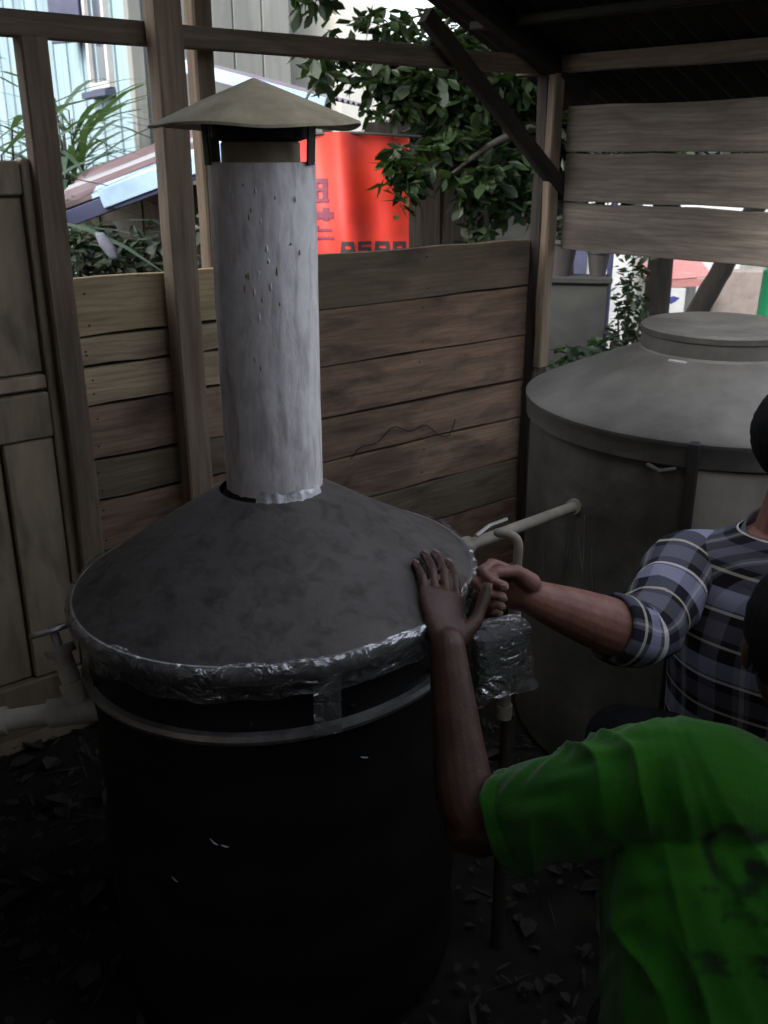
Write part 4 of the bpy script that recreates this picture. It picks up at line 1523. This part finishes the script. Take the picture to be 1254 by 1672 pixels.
# core walls
MB().box(hl * 3.5 + hr * .65 + Vector((0, 0, (HB + HT) / 2)), (7.0, 1.3 - .04, HT - HB), Matrix.Rotation(aL, 3, 'Z'), ch=.01).build('wall', HOUSE_GREY, house)
# boards on the left face with battens
nb = 15
for i in range(nb):
    w = .46
    p = hl * (w * i + w / 2) + hn * .012
    MB().box(p + Vector((0, 0, (HB + HT) / 2)), (w - .012, .02, HT - HB), Matrix.Rotation(aL, 3, 'Z'), ch=.003).build('board', HOUSE_BLUE, house)
    q = hl * (w * i) + hn * .03
    MB().box(q + Vector((0, 0, (HB + HT) / 2)), (.045, .02, HT - HB), Matrix.Rotation(aL, 3, 'Z'), ch=.003).build('batten', HOUSE_BLUE, house)
for i in range(5):
    w = .25
    p = hr * (w * i + w / 2 + .04) + hrn * .012
    MB().box(p + Vector((0, 0, (HB + HT) / 2)), (w - .014, .02, HT - HB), Matrix.Rotation(aRr, 3, 'Z'), ch=.003).build('board', HOUSE_GREY, house)
MB().box(hl * -.02 + hr * -.02 + hn * .0 + Vector((0, 0, (HB + HT) / 2)), (.10, .10, HT - HB), Matrix.Rotation(aL, 3, 'Z')).build('corner_board', HOUSE_GREY, house)
# window in the left face
WS, WZ0, WZ1, WW = .80, 2.02, 3.05, .50


def win(parent, s, z0, z1, w, out):
    fr = MB()
    t = .05
    Mz = Matrix.Rotation(aL, 3, 'Z')
    for (cs, cz, ws, hs) in ((s, z1, w + t, t), (s, z0, w + t, t), (s - w / 2, (z0 + z1) / 2, t, z1 - z0), (s + w / 2, (z0 + z1) / 2, t, z1 - z0), (s, (z0 + z1) / 2 - .12, w, .05)):
        fr.box(hl * cs + hn * out + Vector((0, 0, cz)), (ws, .06, hs), Mz)
    f = fr.build('window_frame', WHITE_TRIM, parent)
    MB().box(hl * s + hn * (out - .012) + Vector((0, 0, (z0 + z1) / 2)), (w - .02, .012, z1 - z0 - .02), Mz, ch=.001).build('pane', GLASS, f)
    MB().box(hl * s + hn * (out + .03) + Vector((0, 0, z0 - .065)), (w + .16, .12, .05), Mz).build('sill', SHUTTER, f)


win(house, WS, WZ0, WZ1, WW, .045)
MB().box(hl * (WS + .48) + hn * .16 + Vector((0, 0, 2.95)), (.36, .035, 1.15), Matrix.Rotation(aL + R(28), 3, 'Z')).build('shutter', SHUTTER, house)
# house roof (out of the frame)
MB().box(hl * 3.5 + hr * 1.1 + Vector((0, 0, HT + .08)), (7.8, 2.2, .12), Matrix.Rotation(aL, 3, 'Z')).build('roof', RUST, house)
# cream house further right
ch_ = empty('cream_house', 'bright cream house wall seen just right of the grey boards', 'house', (-.98, 9.4, 0))
MB().box((.44, .3, 1.9), (.95, .6, 7.2), Matrix.Rotation(R(-42), 3, 'Z'), ch=.01).build('wall', CREAM, ch_)
MB().box((.44, .3, 5.56), (1.3, 1.0, .1), Matrix.Rotation(R(-42), 3, 'Z')).build('roof', RUST, ch_)
MB().box((-.10, -.05, 1.9), (.08, .08, 7.0), Matrix.Rotation(R(20), 3, 'Z')).build('downpipe', WHITE_TRIM, ch_)


def corr(mb, a, b, c, d, nw, amp, thick=.004):
    """corrugated sheet: quad a-b (one eave) and d-c, waves from a to b"""
    a, b, c, d = map(Vector, (a, b, c, d))
    nrm = (b - a).cross(d - a).normalized()
    n = nw * 6
    lo, hi = [], []
    for i in range(n + 1):
        t = i / n
        w = nrm * (amp * math.sin(2 * math.pi * t * nw))
        lo.append(a.lerp(b, t) + w); hi.append(d.lerp(c, t) + w)
    off = nrm * thick
    vs_ = lo + hi + [p + off for p in lo] + [p + off for p in hi]
    m = n + 1
    fs = []
    for i in range(n):
        fs += [(i, i + 1, m + i + 1, m + i), (2 * m + i, 3 * m + i, 3 * m + i + 1, 2 * m + i + 1), (i, 2 * m + i, 2 * m + i + 1, i + 1), (m + i, m + i + 1, 3 * m + i + 1, 3 * m + i)]
    fs += [(0, m, 3 * m, 2 * m), (n, 2 * m + n, 3 * m + n, m + n)]
    mb.add(vs_, fs)
    return mb


# low shed with a rusty roof sloping down to the left
ls = empty('low_shed', 'low shed with rusty corrugated roof and pale blue edge sheets', 'shed', (0, 0, 0))
LO, HI = Vector((-1.62, 4.9, 1.225)), Vector((-.72, 4.82, 1.535))      # verge nearest to us: low left end, high right end
back = Vector((-.42, 2.0, .15))
k_ = 5
mats_ = [SHEET_BLUE, RUST, SHEET_PALE, RUST, RUST]
for i in range(k_):
    t0, t1 = i / k_, (i + 1) / k_ + .02
    off = Vector((0, 0, .006 * (i % 2)))
    if i == 0:
        m0 = LO.lerp(HI, .22)
        corr(MB(), m0 + back * t0, m0 + back * t1, HI + back * t1, HI + back * t0, 4, .012).build('roof_sheet', mats_[i], ls, smooth=True)
        corr(MB(), LO + back * t0 + off, LO + back * t1 + off, m0 + back * t1 + off, m0 + back * t0 + off, 4, .012).build('roof_sheet', RUST, ls, smooth=True)
    else:
        sh_ = (HI - LO) * (-.02 * (i % 3))
        corr(MB(), LO + back * t0 + off + sh_, LO + back * t1 + off + sh_, HI + back * t1 + off, HI + back * t0 + off, 4, .012).build('roof_sheet', mats_[i], ls, smooth=True)
d = HI - LO
ang = math.atan2(d.z, math.hypot(d.x, d.y))
rotv = Matrix.Rotation(math.atan2(d.y, d.x), 3, 'Z') @ Matrix.Rotation(-ang, 3, 'Y')
MB().box((LO + HI) / 2 + Vector((0, -.03, -.055)), (d.length * .985, .03, .075), rotv).build('verge_board', BLUE_TRIM, ls)
MB().box(LO.lerp(HI, .63) + Vector((0, -.055, -.025)), (d.length * .68, .012, .085), rotv).build('verge_sheet', SHEET_BLUE, ls)
# its plank front wall and side posts
for i in range(11):
    x0 = -.78 + .125 * i
    zt = 1.225 + (x0 - LO.x) / (HI.x - LO.x) * .31 - .13
    MB().box((x0, 5.10 + .012 * (i % 2), zt / 2), (.138, .022, zt), ch=.003).build('wall_plank', W_DARK_V, ls)
for x0, zt in ((-1.42, 1.15),):
    MB().box((x0, 5.1, zt / 2), (.08, .08, zt)).build('shed_post', W_DARK_V, ls)
for i in range(18):
    x0 = -2.0 + .145 * i
    MB().box((x0, 6.75 + .012 * (i % 2), .65), (.158, .022, 1.3), ch=.003).build('wall_plank', W_DARK_V, ls)

# small canopy with a blue-white edge on the grey house face
cn = empty('blue_canopy', 'narrow canopy with pale blue edge sloping down across the grey house', 'canopy', (0, 0, 0))
A_, B_ = Vector((-1.26, 6.5, 2.05)), Vector((-.36, 6.4, 1.825))
bk = Vector((.25, 1.4, .0))
corr(MB(), A_, A_ + bk, B_ + bk, B_, 8, .012).build('roof_sheet', mat('mauve_sheet', (.125, .11, .135), (.085, .075, .095), rough=.7, scale=6, bump=.05), cn, smooth=True)
d = B_ - A_
rotv = Matrix.Rotation(math.atan2(d.y, d.x), 3, 'Z') @ Matrix.Rotation(-math.atan2(d.z, math.hypot(d.x, d.y)), 3, 'Y')
MB().box((A_ + B_) / 2 + Vector((0, -.02, -.045)), (d.length, .02, .075), rotv).build('edge_sheet', SHEET_BLUE, cn)
for t in (.04, .45, .97):
    p = A_.lerp(B_, t) + bk * .1
    MB().box((p.x, p.y, (p.z - .03) / 2), (.06, .06, p.z - .03)).build('canopy_post', W_DARK_V, cn)

# red tarpaulin with printing
rt = empty('red_tarpaulin', 'bright red printed tarpaulin hanging beyond the fence beside the pipe', 'tarpaulin', (-.40, 4.55, 0))
TW, TZ0, TZ1 = .515, .93, 1.575


def tarp(x, z):
    t = (z - TZ0) / (TZ1 - TZ0)
    return Vector((x, .045 * math.cos(x * 12.5 + .35) + .016 * math.sin(x * 31 + z * 3) + .01 * math.sin(z * 9 + x * 4) + .03 * t, z + .012 * math.sin(x * 9) * t))


rows = [[tarp(TW * i / 48, TZ0 + (TZ1 - TZ0) * j / 30) for i in range(49)] for j in range(31)]
mb = MB()
mb.loft([r + [p + Vector((0, .003, 0)) for p in reversed(r)] for r in rows])
mb.build('sheet', RED_SHEET, rt, smooth=True)
mb = MB().tube([tarp(-.05, TZ1) + Vector((0, 0, .005)), tarp(TW * .5, TZ1) + Vector((0, .0, .0)), tarp(TW + .05, TZ1) + Vector((0, 0, .005))], .006, 8)
mb.build('hanging_rope', POT, rt, smooth=True)


def ink_quad(mb, x0, x1, z0, z1, skew=0., mi=0):
    n = 4
    rows = [[tarp(x0 + (x1 - x0) * i / n + skew * j / 2, z0 + (z1 - z0) * j / 2) + Vector((0, -.004, 0)) for i in range(n + 1)] for j in range(3)]
    mb.loft(rows, mi=mi, caps=False, closed=False)


mb = MB()                                       # purple letters, cut off by the chimney pipe in the photo
for x0, x1, z0, z1 in ((.03, .145, 1.365, 1.385), (.03, .055, 1.30, 1.365), (.075, .10, 1.30, 1.365), (.12, .145, 1.30, 1.365), (.03, .145, 1.33, 1.345), (.03, .15, 1.285, 1.30),
                       (.03, .17, 1.215, 1.245), (.06, .09, 1.20, 1.262), (.12, .15, 1.205, 1.262), (.03, .10, 1.172, 1.186), (.09, .16, 1.160, 1.172), (.06, .17, 1.125, 1.136), (.03, .10, 1.03, 1.06), (.03, .07, 1.00, 1.09)):
    ink_quad(mb, x0, x1, z0, z1)
mb.build('purple_print', PURPLE_INK, rt)
mb = MB()
x0 = .20
for w_, shp in ((.07, 'A'), (.06, 'S'), (.075, 'A'), (.06, 'R')):
    z0, z1 = 1.055, 1.12
    t_ = .017
    if shp == 'A':
        ink_quad(mb, x0, x0 + t_, z0, z1, .006); ink_quad(mb, x0 + w_ - t_, x0 + w_, z0, z1, -.006); ink_quad(mb, x0 + t_, x0 + w_ - t_, z1 - t_, z1); ink_quad(mb, x0 + t_, x0 + w_ - t_, z0 + .02, z0 + .033)
    elif shp == 'S':
        for a_, b_ in ((z0, z0 + .014), (z0 + .026, z0 + .040), (z1 - .014, z1)):
            ink_quad(mb, x0, x0 + w_, a_, b_)
        ink_quad(mb, x0, x0 + t_, z0 + .04, z1 - .014); ink_quad(mb, x0 + w_ - t_, x0 + w_, z0 + .014, z0 + .026)
    else:
        ink_quad(mb, x0, x0 + t_, z0, z1); ink_quad(mb, x0 + t_, x0 + w_, z1 - t_, z1); ink_quad(mb, x0 + w_ - t_, x0 + w_, z0 + .03, z1 - t_); ink_quad(mb, x0 + t_, x0 + w_, z0 + .022, z0 + .034)
    x0 += w_ + .012
mb.build('black_print', BLACK_INK, rt)

# low grey concrete wall behind the trees
cw = MB().box((.62, 6.6, .22), (1.15, .14, 2.25), ch=.012).build('concrete_wall', CONCRETE)
tag(cw, 'grey concrete wall behind the dark tree leaves right of the red tarpaulin', 'wall')


# ------------------------------------------------------------------ vegetation
def leaves(mb, clumps, seed, size=(.05, .09), droop=.5, asp=.45):
    r = random.Random(seed)
    for (c, rad, cnt) in clumps:
        c = Vector(c)
        for _ in range(cnt):
            v = Vector((r.gauss(0, 1), r.gauss(0, 1), r.gauss(0, 1)))
            v = v.normalized() * (r.random() ** .45)
            p = c + Vector((v.x * rad[0], v.y * rad[1], v.z * rad[2]))
            if mnoise.noise(p * 5.0) < -.22:
                continue
            L_ = r.uniform(*size); w_ = L_ * asp * r.uniform(.8, 1.2)
            d = Vector((r.gauss(0, 1), r.gauss(0, 1), r.gauss(-droop, .6))).normalized()
            s = d.cross(Vector((r.gauss(0, .5), r.gauss(0, .5), 1))).normalized()
            nn = s.cross(d)
            pts = [p, p + d * L_ * .35 + s * w_ * .5 + nn * .006, p + d * L_ * .7 + s * w_ * .42, p + d * L_, p + d * L_ * .7 - s * w_ * .42, p + d * L_ * .35 - s * w_ * .5 + nn * .006]
            mb.add(pts, [(0, 1, 2, 3), (0, 3, 4, 5)])
    return mb


def branch(mb, pts, r0, r1, n=8):
    s = spline(pts, 5)
    mb.tube(s, [r0 + (r1 - r0) * i / (len(s) - 1) for i in range(len(s))], n, round_ends=True)


t1 = empty('leafy_tree', 'broad leaved tree hanging over the fence right of the rain cap', 'tree', (.98, 5.2, ground_z(.98, 5.2)))
gz = t1.location.z


def W1(x, y, z):
    return (x - .98, y - 5.2, z - gz)


mb = MB()
branch(mb, [W1(.98, 5.2, gz - .1), W1(.95, 5.2, .8), W1(.88, 5.15, 1.6), W1(.80, 5.1, 2.3), W1(.7, 5.05, 3.0)], .075, .035, 12)
for pts in ([(.88, 5.15, 1.6), (.62, 5.0, 1.95), (.30, 4.85, 2.12), (-.05, 4.7, 2.2), (-.35, 4.6, 2.2)],
            [(.85, 5.1, 1.9), (.55, 4.9, 2.25), (.25, 4.7, 2.45), (-.2, 4.6, 2.55)],
            [(.92, 5.17, 1.2), (.7, 4.95, 1.55), (.45, 4.75, 1.68), (.2, 4.6, 1.55)],
            [(.9, 5.15, 1.4), (.75, 4.8, 1.6), (.5, 4.5, 1.55), (.3, 4.4, 1.42)],
            [(.80, 5.1, 2.3), (1.1, 5.0, 2.5), (1.4, 4.9, 2.6)], [(.9, 5.15, 1.7), (1.1, 5.0, 1.9), (1.35, 4.9, 1.95)]):
    branch(mb, [W1(*p) for p in pts], .028, .007)
mb.build('trunk', BARK, t1, smooth='all')
cl = [((-.9, 3.7, 3.35), (.7, .8, .40), 1000), ((.1, 3.9, 3.45), (1.0, .9, .45), 1600), ((1.1, 4.3, 3.3), (1.1, 1.0, .5), 2200), ((2.1, 4.6, 3.0), (1.1, 1.2, .5), 2600), ((2.9, 5.8, 3.2), (1.0, 1.2, .5), 2200), ((1.3, 5.8, 3.2), (.9, .9, .5), 1800), ((.50, 5.3, 1.5), (.42, .25, .38), 1100), ((.95, 5.4, 1.75), (.35, .25, .4), 800), ((1.55, 4.9, 1.62), (.5, .3, .26), 700), ((-.30, 4.65, 2.28), (.16, .2, .22), 210), ((-.10, 4.7, 2.42), (.25, .25, .16), 260), ((.15, 4.75, 2.38), (.2, .25, .17), 240),  # high clumps: unseen crown added overhead to shade tree and garden
      ((.42, 4.85, 2.42), (.22, .25, .2), 330), ((.68, 4.95, 2.45), (.25, .3, .3), 420), ((.0, 4.6, 2.02), (.16, .2, .06), 50),
      ((-.18, 4.55, 1.86), (.18, .2, .16), 170), ((.05, 4.6, 1.80), (.2, .22, .18), 330), ((.30, 4.75, 1.98), (.2, .25, .14), 210),
      ((.34, 4.75, 1.72), (.28, .3, .22), 620), ((.62, 4.9, 1.72), (.3, .3, .3), 700), ((.60, 4.9, 2.05), (.2, .3, .14), 170),
      ((.09, 4.4, 1.42), (.10, .12, .13), 130), ((.06, 4.38, 1.30), (.05, .06, .07), 18), ((.30, 4.45, 1.44), (.12, .12, .2), 160), ((.42, 4.55, 1.40), (.15, .2, .2), 240), ((.62, 4.7, 1.35), (.2, .2, .16), 240), ((.42, 4.5, 1.12), (.06, .08, .12), 50),
      ((.88, 5.0, 2.0), (.16, .3, .22), 260), ((.85, 5.0, 1.5), (.2, .25, .25), 320), ((1.2, 5.0, 2.3), (.3, .3, .3), 260), ((1.3, 4.9, 1.8), (.25, .3, .3), 260)]
o = leaves(MB(), [(W1(*c), r_, int(n * 1.45)) for c, r_, n in cl], 21, (.065, .115)).build('crown', LEAF, t1)

t2 = empty('dense_tree', 'dense dark tree standing further back over the concrete wall', 'tree', (.75, 7.4, ground_z(.75, 7.4)))
gz2 = t2.location.z
mb = MB()
branch(mb, [(0, 0, -.1), (.03, 0, 1.2), (-.02, .05, 2.2), (0, 0, 3.2 - gz2 * .5)], .11, .04, 12)
for dx, dy, dz in ((-.8, -.2, .5), (.8, .1, .7), (-.5, .3, 1.0), (.5, -.3, .9)):
    branch(mb, [(0, 0, 1.4 - gz2 * .6), (dx * .5, dy * .5, 1.6 - gz2 * .6 + dz * .5), (dx, dy, 1.6 - gz2 * .6 + dz)], .05, .012)
mb.build('trunk', BARK, t2, smooth='all')
cl = [((-.25, -.1, 1.55 - gz2), (.55, .5, .42), 1000), ((.55, -.1, 1.60 - gz2), (.75, .5, .48), 1500), ((.2, 0, 1.95 - gz2), (.8, .5, .22), 600), ((.75, 0, 2.4 - gz2), (.5, .5, .5), 700),
      ((.9, -.2, 1.2 - gz2), (.5, .4, .35), 500), ((1.2, 0, 3.1 - gz2), (.6, .5, .5), 500)]
leaves(MB(), cl, 22, (.08, .15)).build('crown', LEAF_DARK, t2)


def blade_plant(name, label, loc, n, h, seed, spread=.5, m=LEAF_BLADE, w=.03, k=1.):
    r = random.Random(seed)
    z0 = loc[2]
    e_ = empty(name, label, 'plant', (loc[0], loc[1], z0))
    st = MB()
    lf = MB()
    for i in range(n):
        a = r.uniform(0, 6.28); t = r.uniform(.55, 1.0)
        top = Vector((math.cos(a) * spread * .4 * r.random(), math.sin(a) * spread * .4 * r.random(), h * t))
        branch(st, [(0, 0, -.03), tuple(top * .5), tuple(top)], .012, .005, 6)
        for q in range(9):
            u = .45 + .55 * q / 8
            p = top * u
            b_ = a + r.uniform(-1.6, 1.6) + q * 2.4
            d = Vector((math.cos(b_), math.sin(b_), r.uniform(.1, .9))).normalized()
            L_ = r.uniform(.14, .26) * k
            s = d.cross(Vector((0, 0, 1))).normalized()
            ring = []
            pts, fs = [], []
            for k in range(6):
                v = k / 5
                c = p + d * L_ * v + Vector((0, 0, -.35 * L_ * v * v))
                ww = w * math.sin(math.pi * min(.98, .08 + v * .92))
                pts += [c + s * ww * .5, c - s * ww * .5]
            fs = [(2 * k, 2 * k + 1, 2 * k + 3, 2 * k + 2) for k in range(5)]
            lf.add(pts, fs)
    st.build('stem', BARK, e_, smooth='all')
    lf.build('foliage', m, e_)
    return e_


blade_plant('bladed_shrub', 'slender leaved green shrub before the blue house, between the two left posts', (-2.24, 7.25, ground_z(-2.24, 7.25)), 30, 1.86 - ground_z(-2.24, 7.25), 31, .42, w=.05, k=1.15)
blade_plant('bladed_shrub', 'slender leaved green shrub over the top of the panelled door', (-1.80, 4.6, ground_z(-1.80, 4.6)), 16, 1.72, 32, .4, w=.055)
bs = empty('leafy_bush', 'dark leafy bush in the shade under the rusty roof', 'bush', (-1.05, 4.15, ground_z(-1.05, 4.15)))
mb = MB()
for k in range(6):
    a = k * 1.05
    branch(mb, [(0, 0, -.03), (.12 * math.cos(a), .12 * math.sin(a), .5), (.3 * math.cos(a), .22 * math.sin(a), 1.0)], .014, .005, 6)
mb.build('stem', BARK, bs, smooth='all')
leaves(MB(), [((-.25, .1, 1.03), (.22, .2, .16), 210), ((.02, .1, 1.10), (.2, .2, .14), 220), ((.2, .15, 1.12), (.16, .2, .14), 150), ((-.1, 0, .75), (.4, .25, .3), 500)], 23, (.05, .10)).build('crown', LEAF_DARK, bs)
# pale bag hanging in the bush
mb = MB()
rows = []
for i in range(9):
    t = i / 8
    w_ = .008 + .020 * math.sin(math.pi * min(1, t * .8 + .12))
    rows.append([Vector((w_ * math.cos(a) + .05 * t, .6 * w_ * math.sin(a), -.10 * t)) + Vector((1, 1, 0)) * .006 * mnoise.noise(Vector((a * 2, t * 6, 1))) for a in [2 * math.pi * j / 14 for j in range(14)]])
mb.loft(rows)
o = mb.build('cloth_bag', WHITE_CLOTH, None, (-1.09, 3.80, 1.215), smooth='all')
tag(o, 'small pale bag hanging in front of the dark bush', 'bag')

# ------------------------------------------------------------------ outside, right: garden and street seen through the gap
PW = empty('garden_wall', 'low dark grey wall behind the pale face post, flower pots on top', 'wall', (.83, 4.35, 0))
MB().box((0, 0, .28), (.34, .10, 1.36), Matrix.Rotation(R(-8), 3, 'Z'), ch=.01).build('wall_panel', CONCRETE, PW)
MB().box((0, 0, .975), (.36, .13, .03), Matrix.Rotation(R(-8), 3, 'Z'), ch=.006).build('coping', CONCRETE, PW)


def flower_pot(label, loc, seed, h=.10, r=.05):
    e_ = empty('flower_pot', label, 'plant pot', loc, group='pots on the garden wall')
    MB().lathe([(.001, 0), (r * .7, 0), (r, h), (r * 1.12, h), (r * 1.12, h + .015), (r * .9, h + .015), (r * .85, h - .01), (.001, h - .01)], 24).build('pot', POT, e_, smooth=True)
    leaves(MB(), [((0, 0, h + .06), (.06, .06, .06), 60)], seed, (.03, .06)).build('foliage', LEAF_DARK, e_)


flower_pot('dark flower pot on the right end of the low garden wall', (.945, 4.33, .99), 41)
flower_pot('larger dark flower pot beside the pale face post', (.78, 4.36, .99), 42, .14, .075)


def small_bush(label, loc, seed, rad, cnt, size, m=LEAF):
    e_ = empty('garden_bush', label, 'bush', (loc[0], loc[1], ground_z(loc[0], loc[1])))
    z = loc[2] - e_.location.z
    mb = MB()
    for k in range(5):
        a = k * 1.26
        branch(mb, [(0, 0, -.03), (rad[0] * .4 * math.cos(a), rad[1] * .4 * math.sin(a), z * .6), (rad[0] * .7 * math.cos(a), rad[1] * .7 * math.sin(a), z)], .012, .004, 6)
    mb.build('stem', BARK, e_, smooth='all')
    leaves(MB(), [((0, 0, z), rad, cnt)], seed, size, .1).build('crown', m, e_)


small_bush('low pale green plant at the foot of the garden wall', (.80, 3.75, .72), 51, (.14, .12, .09), 170, (.04, .08), LEAF_BLADE)
small_bush('tall green bush between garden wall and dark tree trunk', (1.33, 5.2, .70), 52, (.09, .2, .42), 320, (.04, .08))
small_bush('dark bush behind the dome tank neck', (1.02, 4.2, .60), 53, (.13, .2, .2), 320, (.05, .09), LEAF_DARK)
bp = MB().tube([(1.13, 4.9, -.3), (1.13, 4.9, 1.3)], .014, 10).build('blue_pole', BLUE_TRIM, smooth=True)
tag(bp, 'thin dark blue pole right of the garden wall', 'pole')


def street_trunk(label, pts, r0, r1):
    e_ = empty('street_tree', label, 'tree', pts[0])
    b0 = Vector(pts[0])
    mb = MB()
    s = spline(pts, 6)
    mb.tube([Vector(p) - b0 for p in s], [r0 + (r1 - r0) * i / (len(s) - 1) + .006 * mnoise.noise(Vector((i * .9, 2, r0 * 50))) for i in range(len(s))], 14)
    mb.build('trunk', BARK, e_, smooth='all')
    tp = Vector(pts[-1]) - b0
    leaves(MB(), [((tp.x, tp.y, tp.z + .3), (1.3, 1.3, .6), 2200), ((tp.x + .4, tp.y + .2, tp.z), (.8, .8, .4), 700)], 61, (.10, .18)).build('crown', LEAF_DARK, e_)


street_trunk('thick dark upright tree trunk seen under the upper planks', [(1.70, 6.0, ground_z(1.70, 6.0) - .05), (1.69, 6.0, .6), (1.68, 6.0, 1.5), (1.6, 6.0, 2.7)], .085, .07)
street_trunk('dark leaning tree trunk right of the faded red awning', [(1.98, 6.9, ground_z(1.98, 6.9) - .05), (2.12, 6.9, .10), (2.28, 6.9, .52), (2.41, 6.9, .80), (2.7, 6.9, 1.5), (3.0, 6.9, 2.4)], .085, .06)

# roadside stall with a faded red awning and a white board with a blue mark
SX, SY = 3.98, 13.0
ST = empty('street_stall', 'roadside stall with faded red awning across the road', 'stall', (SX, SY, ground_z(SX, SY)))
gz3 = ST.location.z


def S(x, y, z):
    return Vector((x - SX, y - SY, z - gz3))


corr(MB(), S(3.55, 13.0, -.10), S(3.55, 13.9, .04), S(4.45, 13.9, .10), S(4.38, 13.0, -.03), 8, .015).build('awning', PINK_CANVAS, ST, smooth=True)
MB().box(S(3.96, 12.98, -.13), (.82, .012, .10), Matrix.Rotation(R(-4), 3, 'Y')).build('valance', PINK_CANVAS, ST)
for x_ in (3.57, 4.35):
    MB().box(S(x_, 13.05, (gz3 - .12) / 2), (.05, .05, abs(gz3) - .14)).build('stall_post', WHITE_TRIM, ST)
MB().box(S(4.0, 13.8, -.85), (.85, .03, 1.6)).build('stall_wall', HOUSE_GREY, ST)
MB().box(S(4.0, 13.35, -1.4), (.8, .4, .6)).build('counter', W_GREY, ST)
sg = empty('sign_board', 'white board with dark blue splash mark below the red awning', 'sign', (3.71, 12.6, ground_z(3.71, 12.6)))
zc = -.30 - sg.location.z
MB().box((0, 0, zc), (.40, .025, .32), ch=.004).build('panel', WHITE_TRIM, sg)
for x_ in (-.15, .15):
    MB().box((x_, .02, (zc - .15) / 2), (.03, .02, zc - .15)).build('leg', POT, sg)
mb = MB()
for (cx_, cz_, rx_, rz_) in ((.045, .02, .055, .042), (.09, .03, .035, .02), (.02, -.02, .03, .02)):
    mb.ellipsoid((cx_, -.0135, zc + cz_), (rx_, .0025, rz_), nu=16, nv=8)
mb.build('blue_mark', NAVY_INK, sg)
mb = MB()
for (cx_, cz_, rx_, rz_) in ((-.12, .09, .05, .012), (-.10, .10, .014, .045)):
    mb.ellipsoid((cx_, -.0135, zc + cz_), (rx_, .0025, rz_), nu=16, nv=8)
mb.build('blue_mark', NAVY_INK, sg)
# bright building across the road
bw = empty('white_building', 'long white building across the road behind the street stall', 'building', (6.0, 18.5, ground_z(6.0, 18.5)))
Mz = Matrix.Rotation(R(-15), 3, 'Z')
MB().box((0, 0, 1.6), (12.0, 3.0, 3.2), Mz, ch=.01).build('wall', WHITE_TRIM, bw)
for x_ in (-2.4, -.9, .9, 3.0):
    MB().box(Mz @ Vector((x_, -1.53, .85)), (.7, .06, 1.7), Mz, ch=.01).build('door', SHUTTER if x_ < -2 else HOUSE_GREY, bw)
MB().box((0, 0, 3.27), (12.4, 3.5, .12), Mz).build('roof', SHEET_BLUE, bw)
# white kerb post, green drum, rubble
kp = MB().box((2.60, 7.6, ground_z(2.60, 7.6) + .62), (.16, .16, 1.25), ch=.02).build('white_post', WHITE_TRIM)
tag(kp, 'pale square post beside the leaning trunk', 'post')
gd = empty('green_drum', 'bright green plastic drum by the road at the right edge', 'drum', (2.43, 5.9, ground_z(2.43, 5.9)))
MB().lathe([(.001, 0), (.13, 0), (.14, .03), (.145, .4), (.152, .42), (.145, .44), (.145, .85), (.152, .87), (.145, .89), (.135, 1.28), (.10, 1.32), (.001, 1.33)], 36).build('barrel', GREEN_PLASTIC, gd, smooth=True)
MB().lathe([(.001, 1.35), (.03, 1.35), (.03, 1.31)], 16).build('bung', GREEN_PLASTIC, gd, smooth=True)
bnk = MB().box((5.95, 14.0, ground_z(5.95, 14.0) + .82), (2.5, .25, 1.62), ch=.02).build('roadside_wall', mat('brown_render', (.17, .145, .13), (.12, .10, .09), rough=.9, scale=6, bump=.2))
tag(bnk, 'low brownish wall behind the green drum', 'wall')
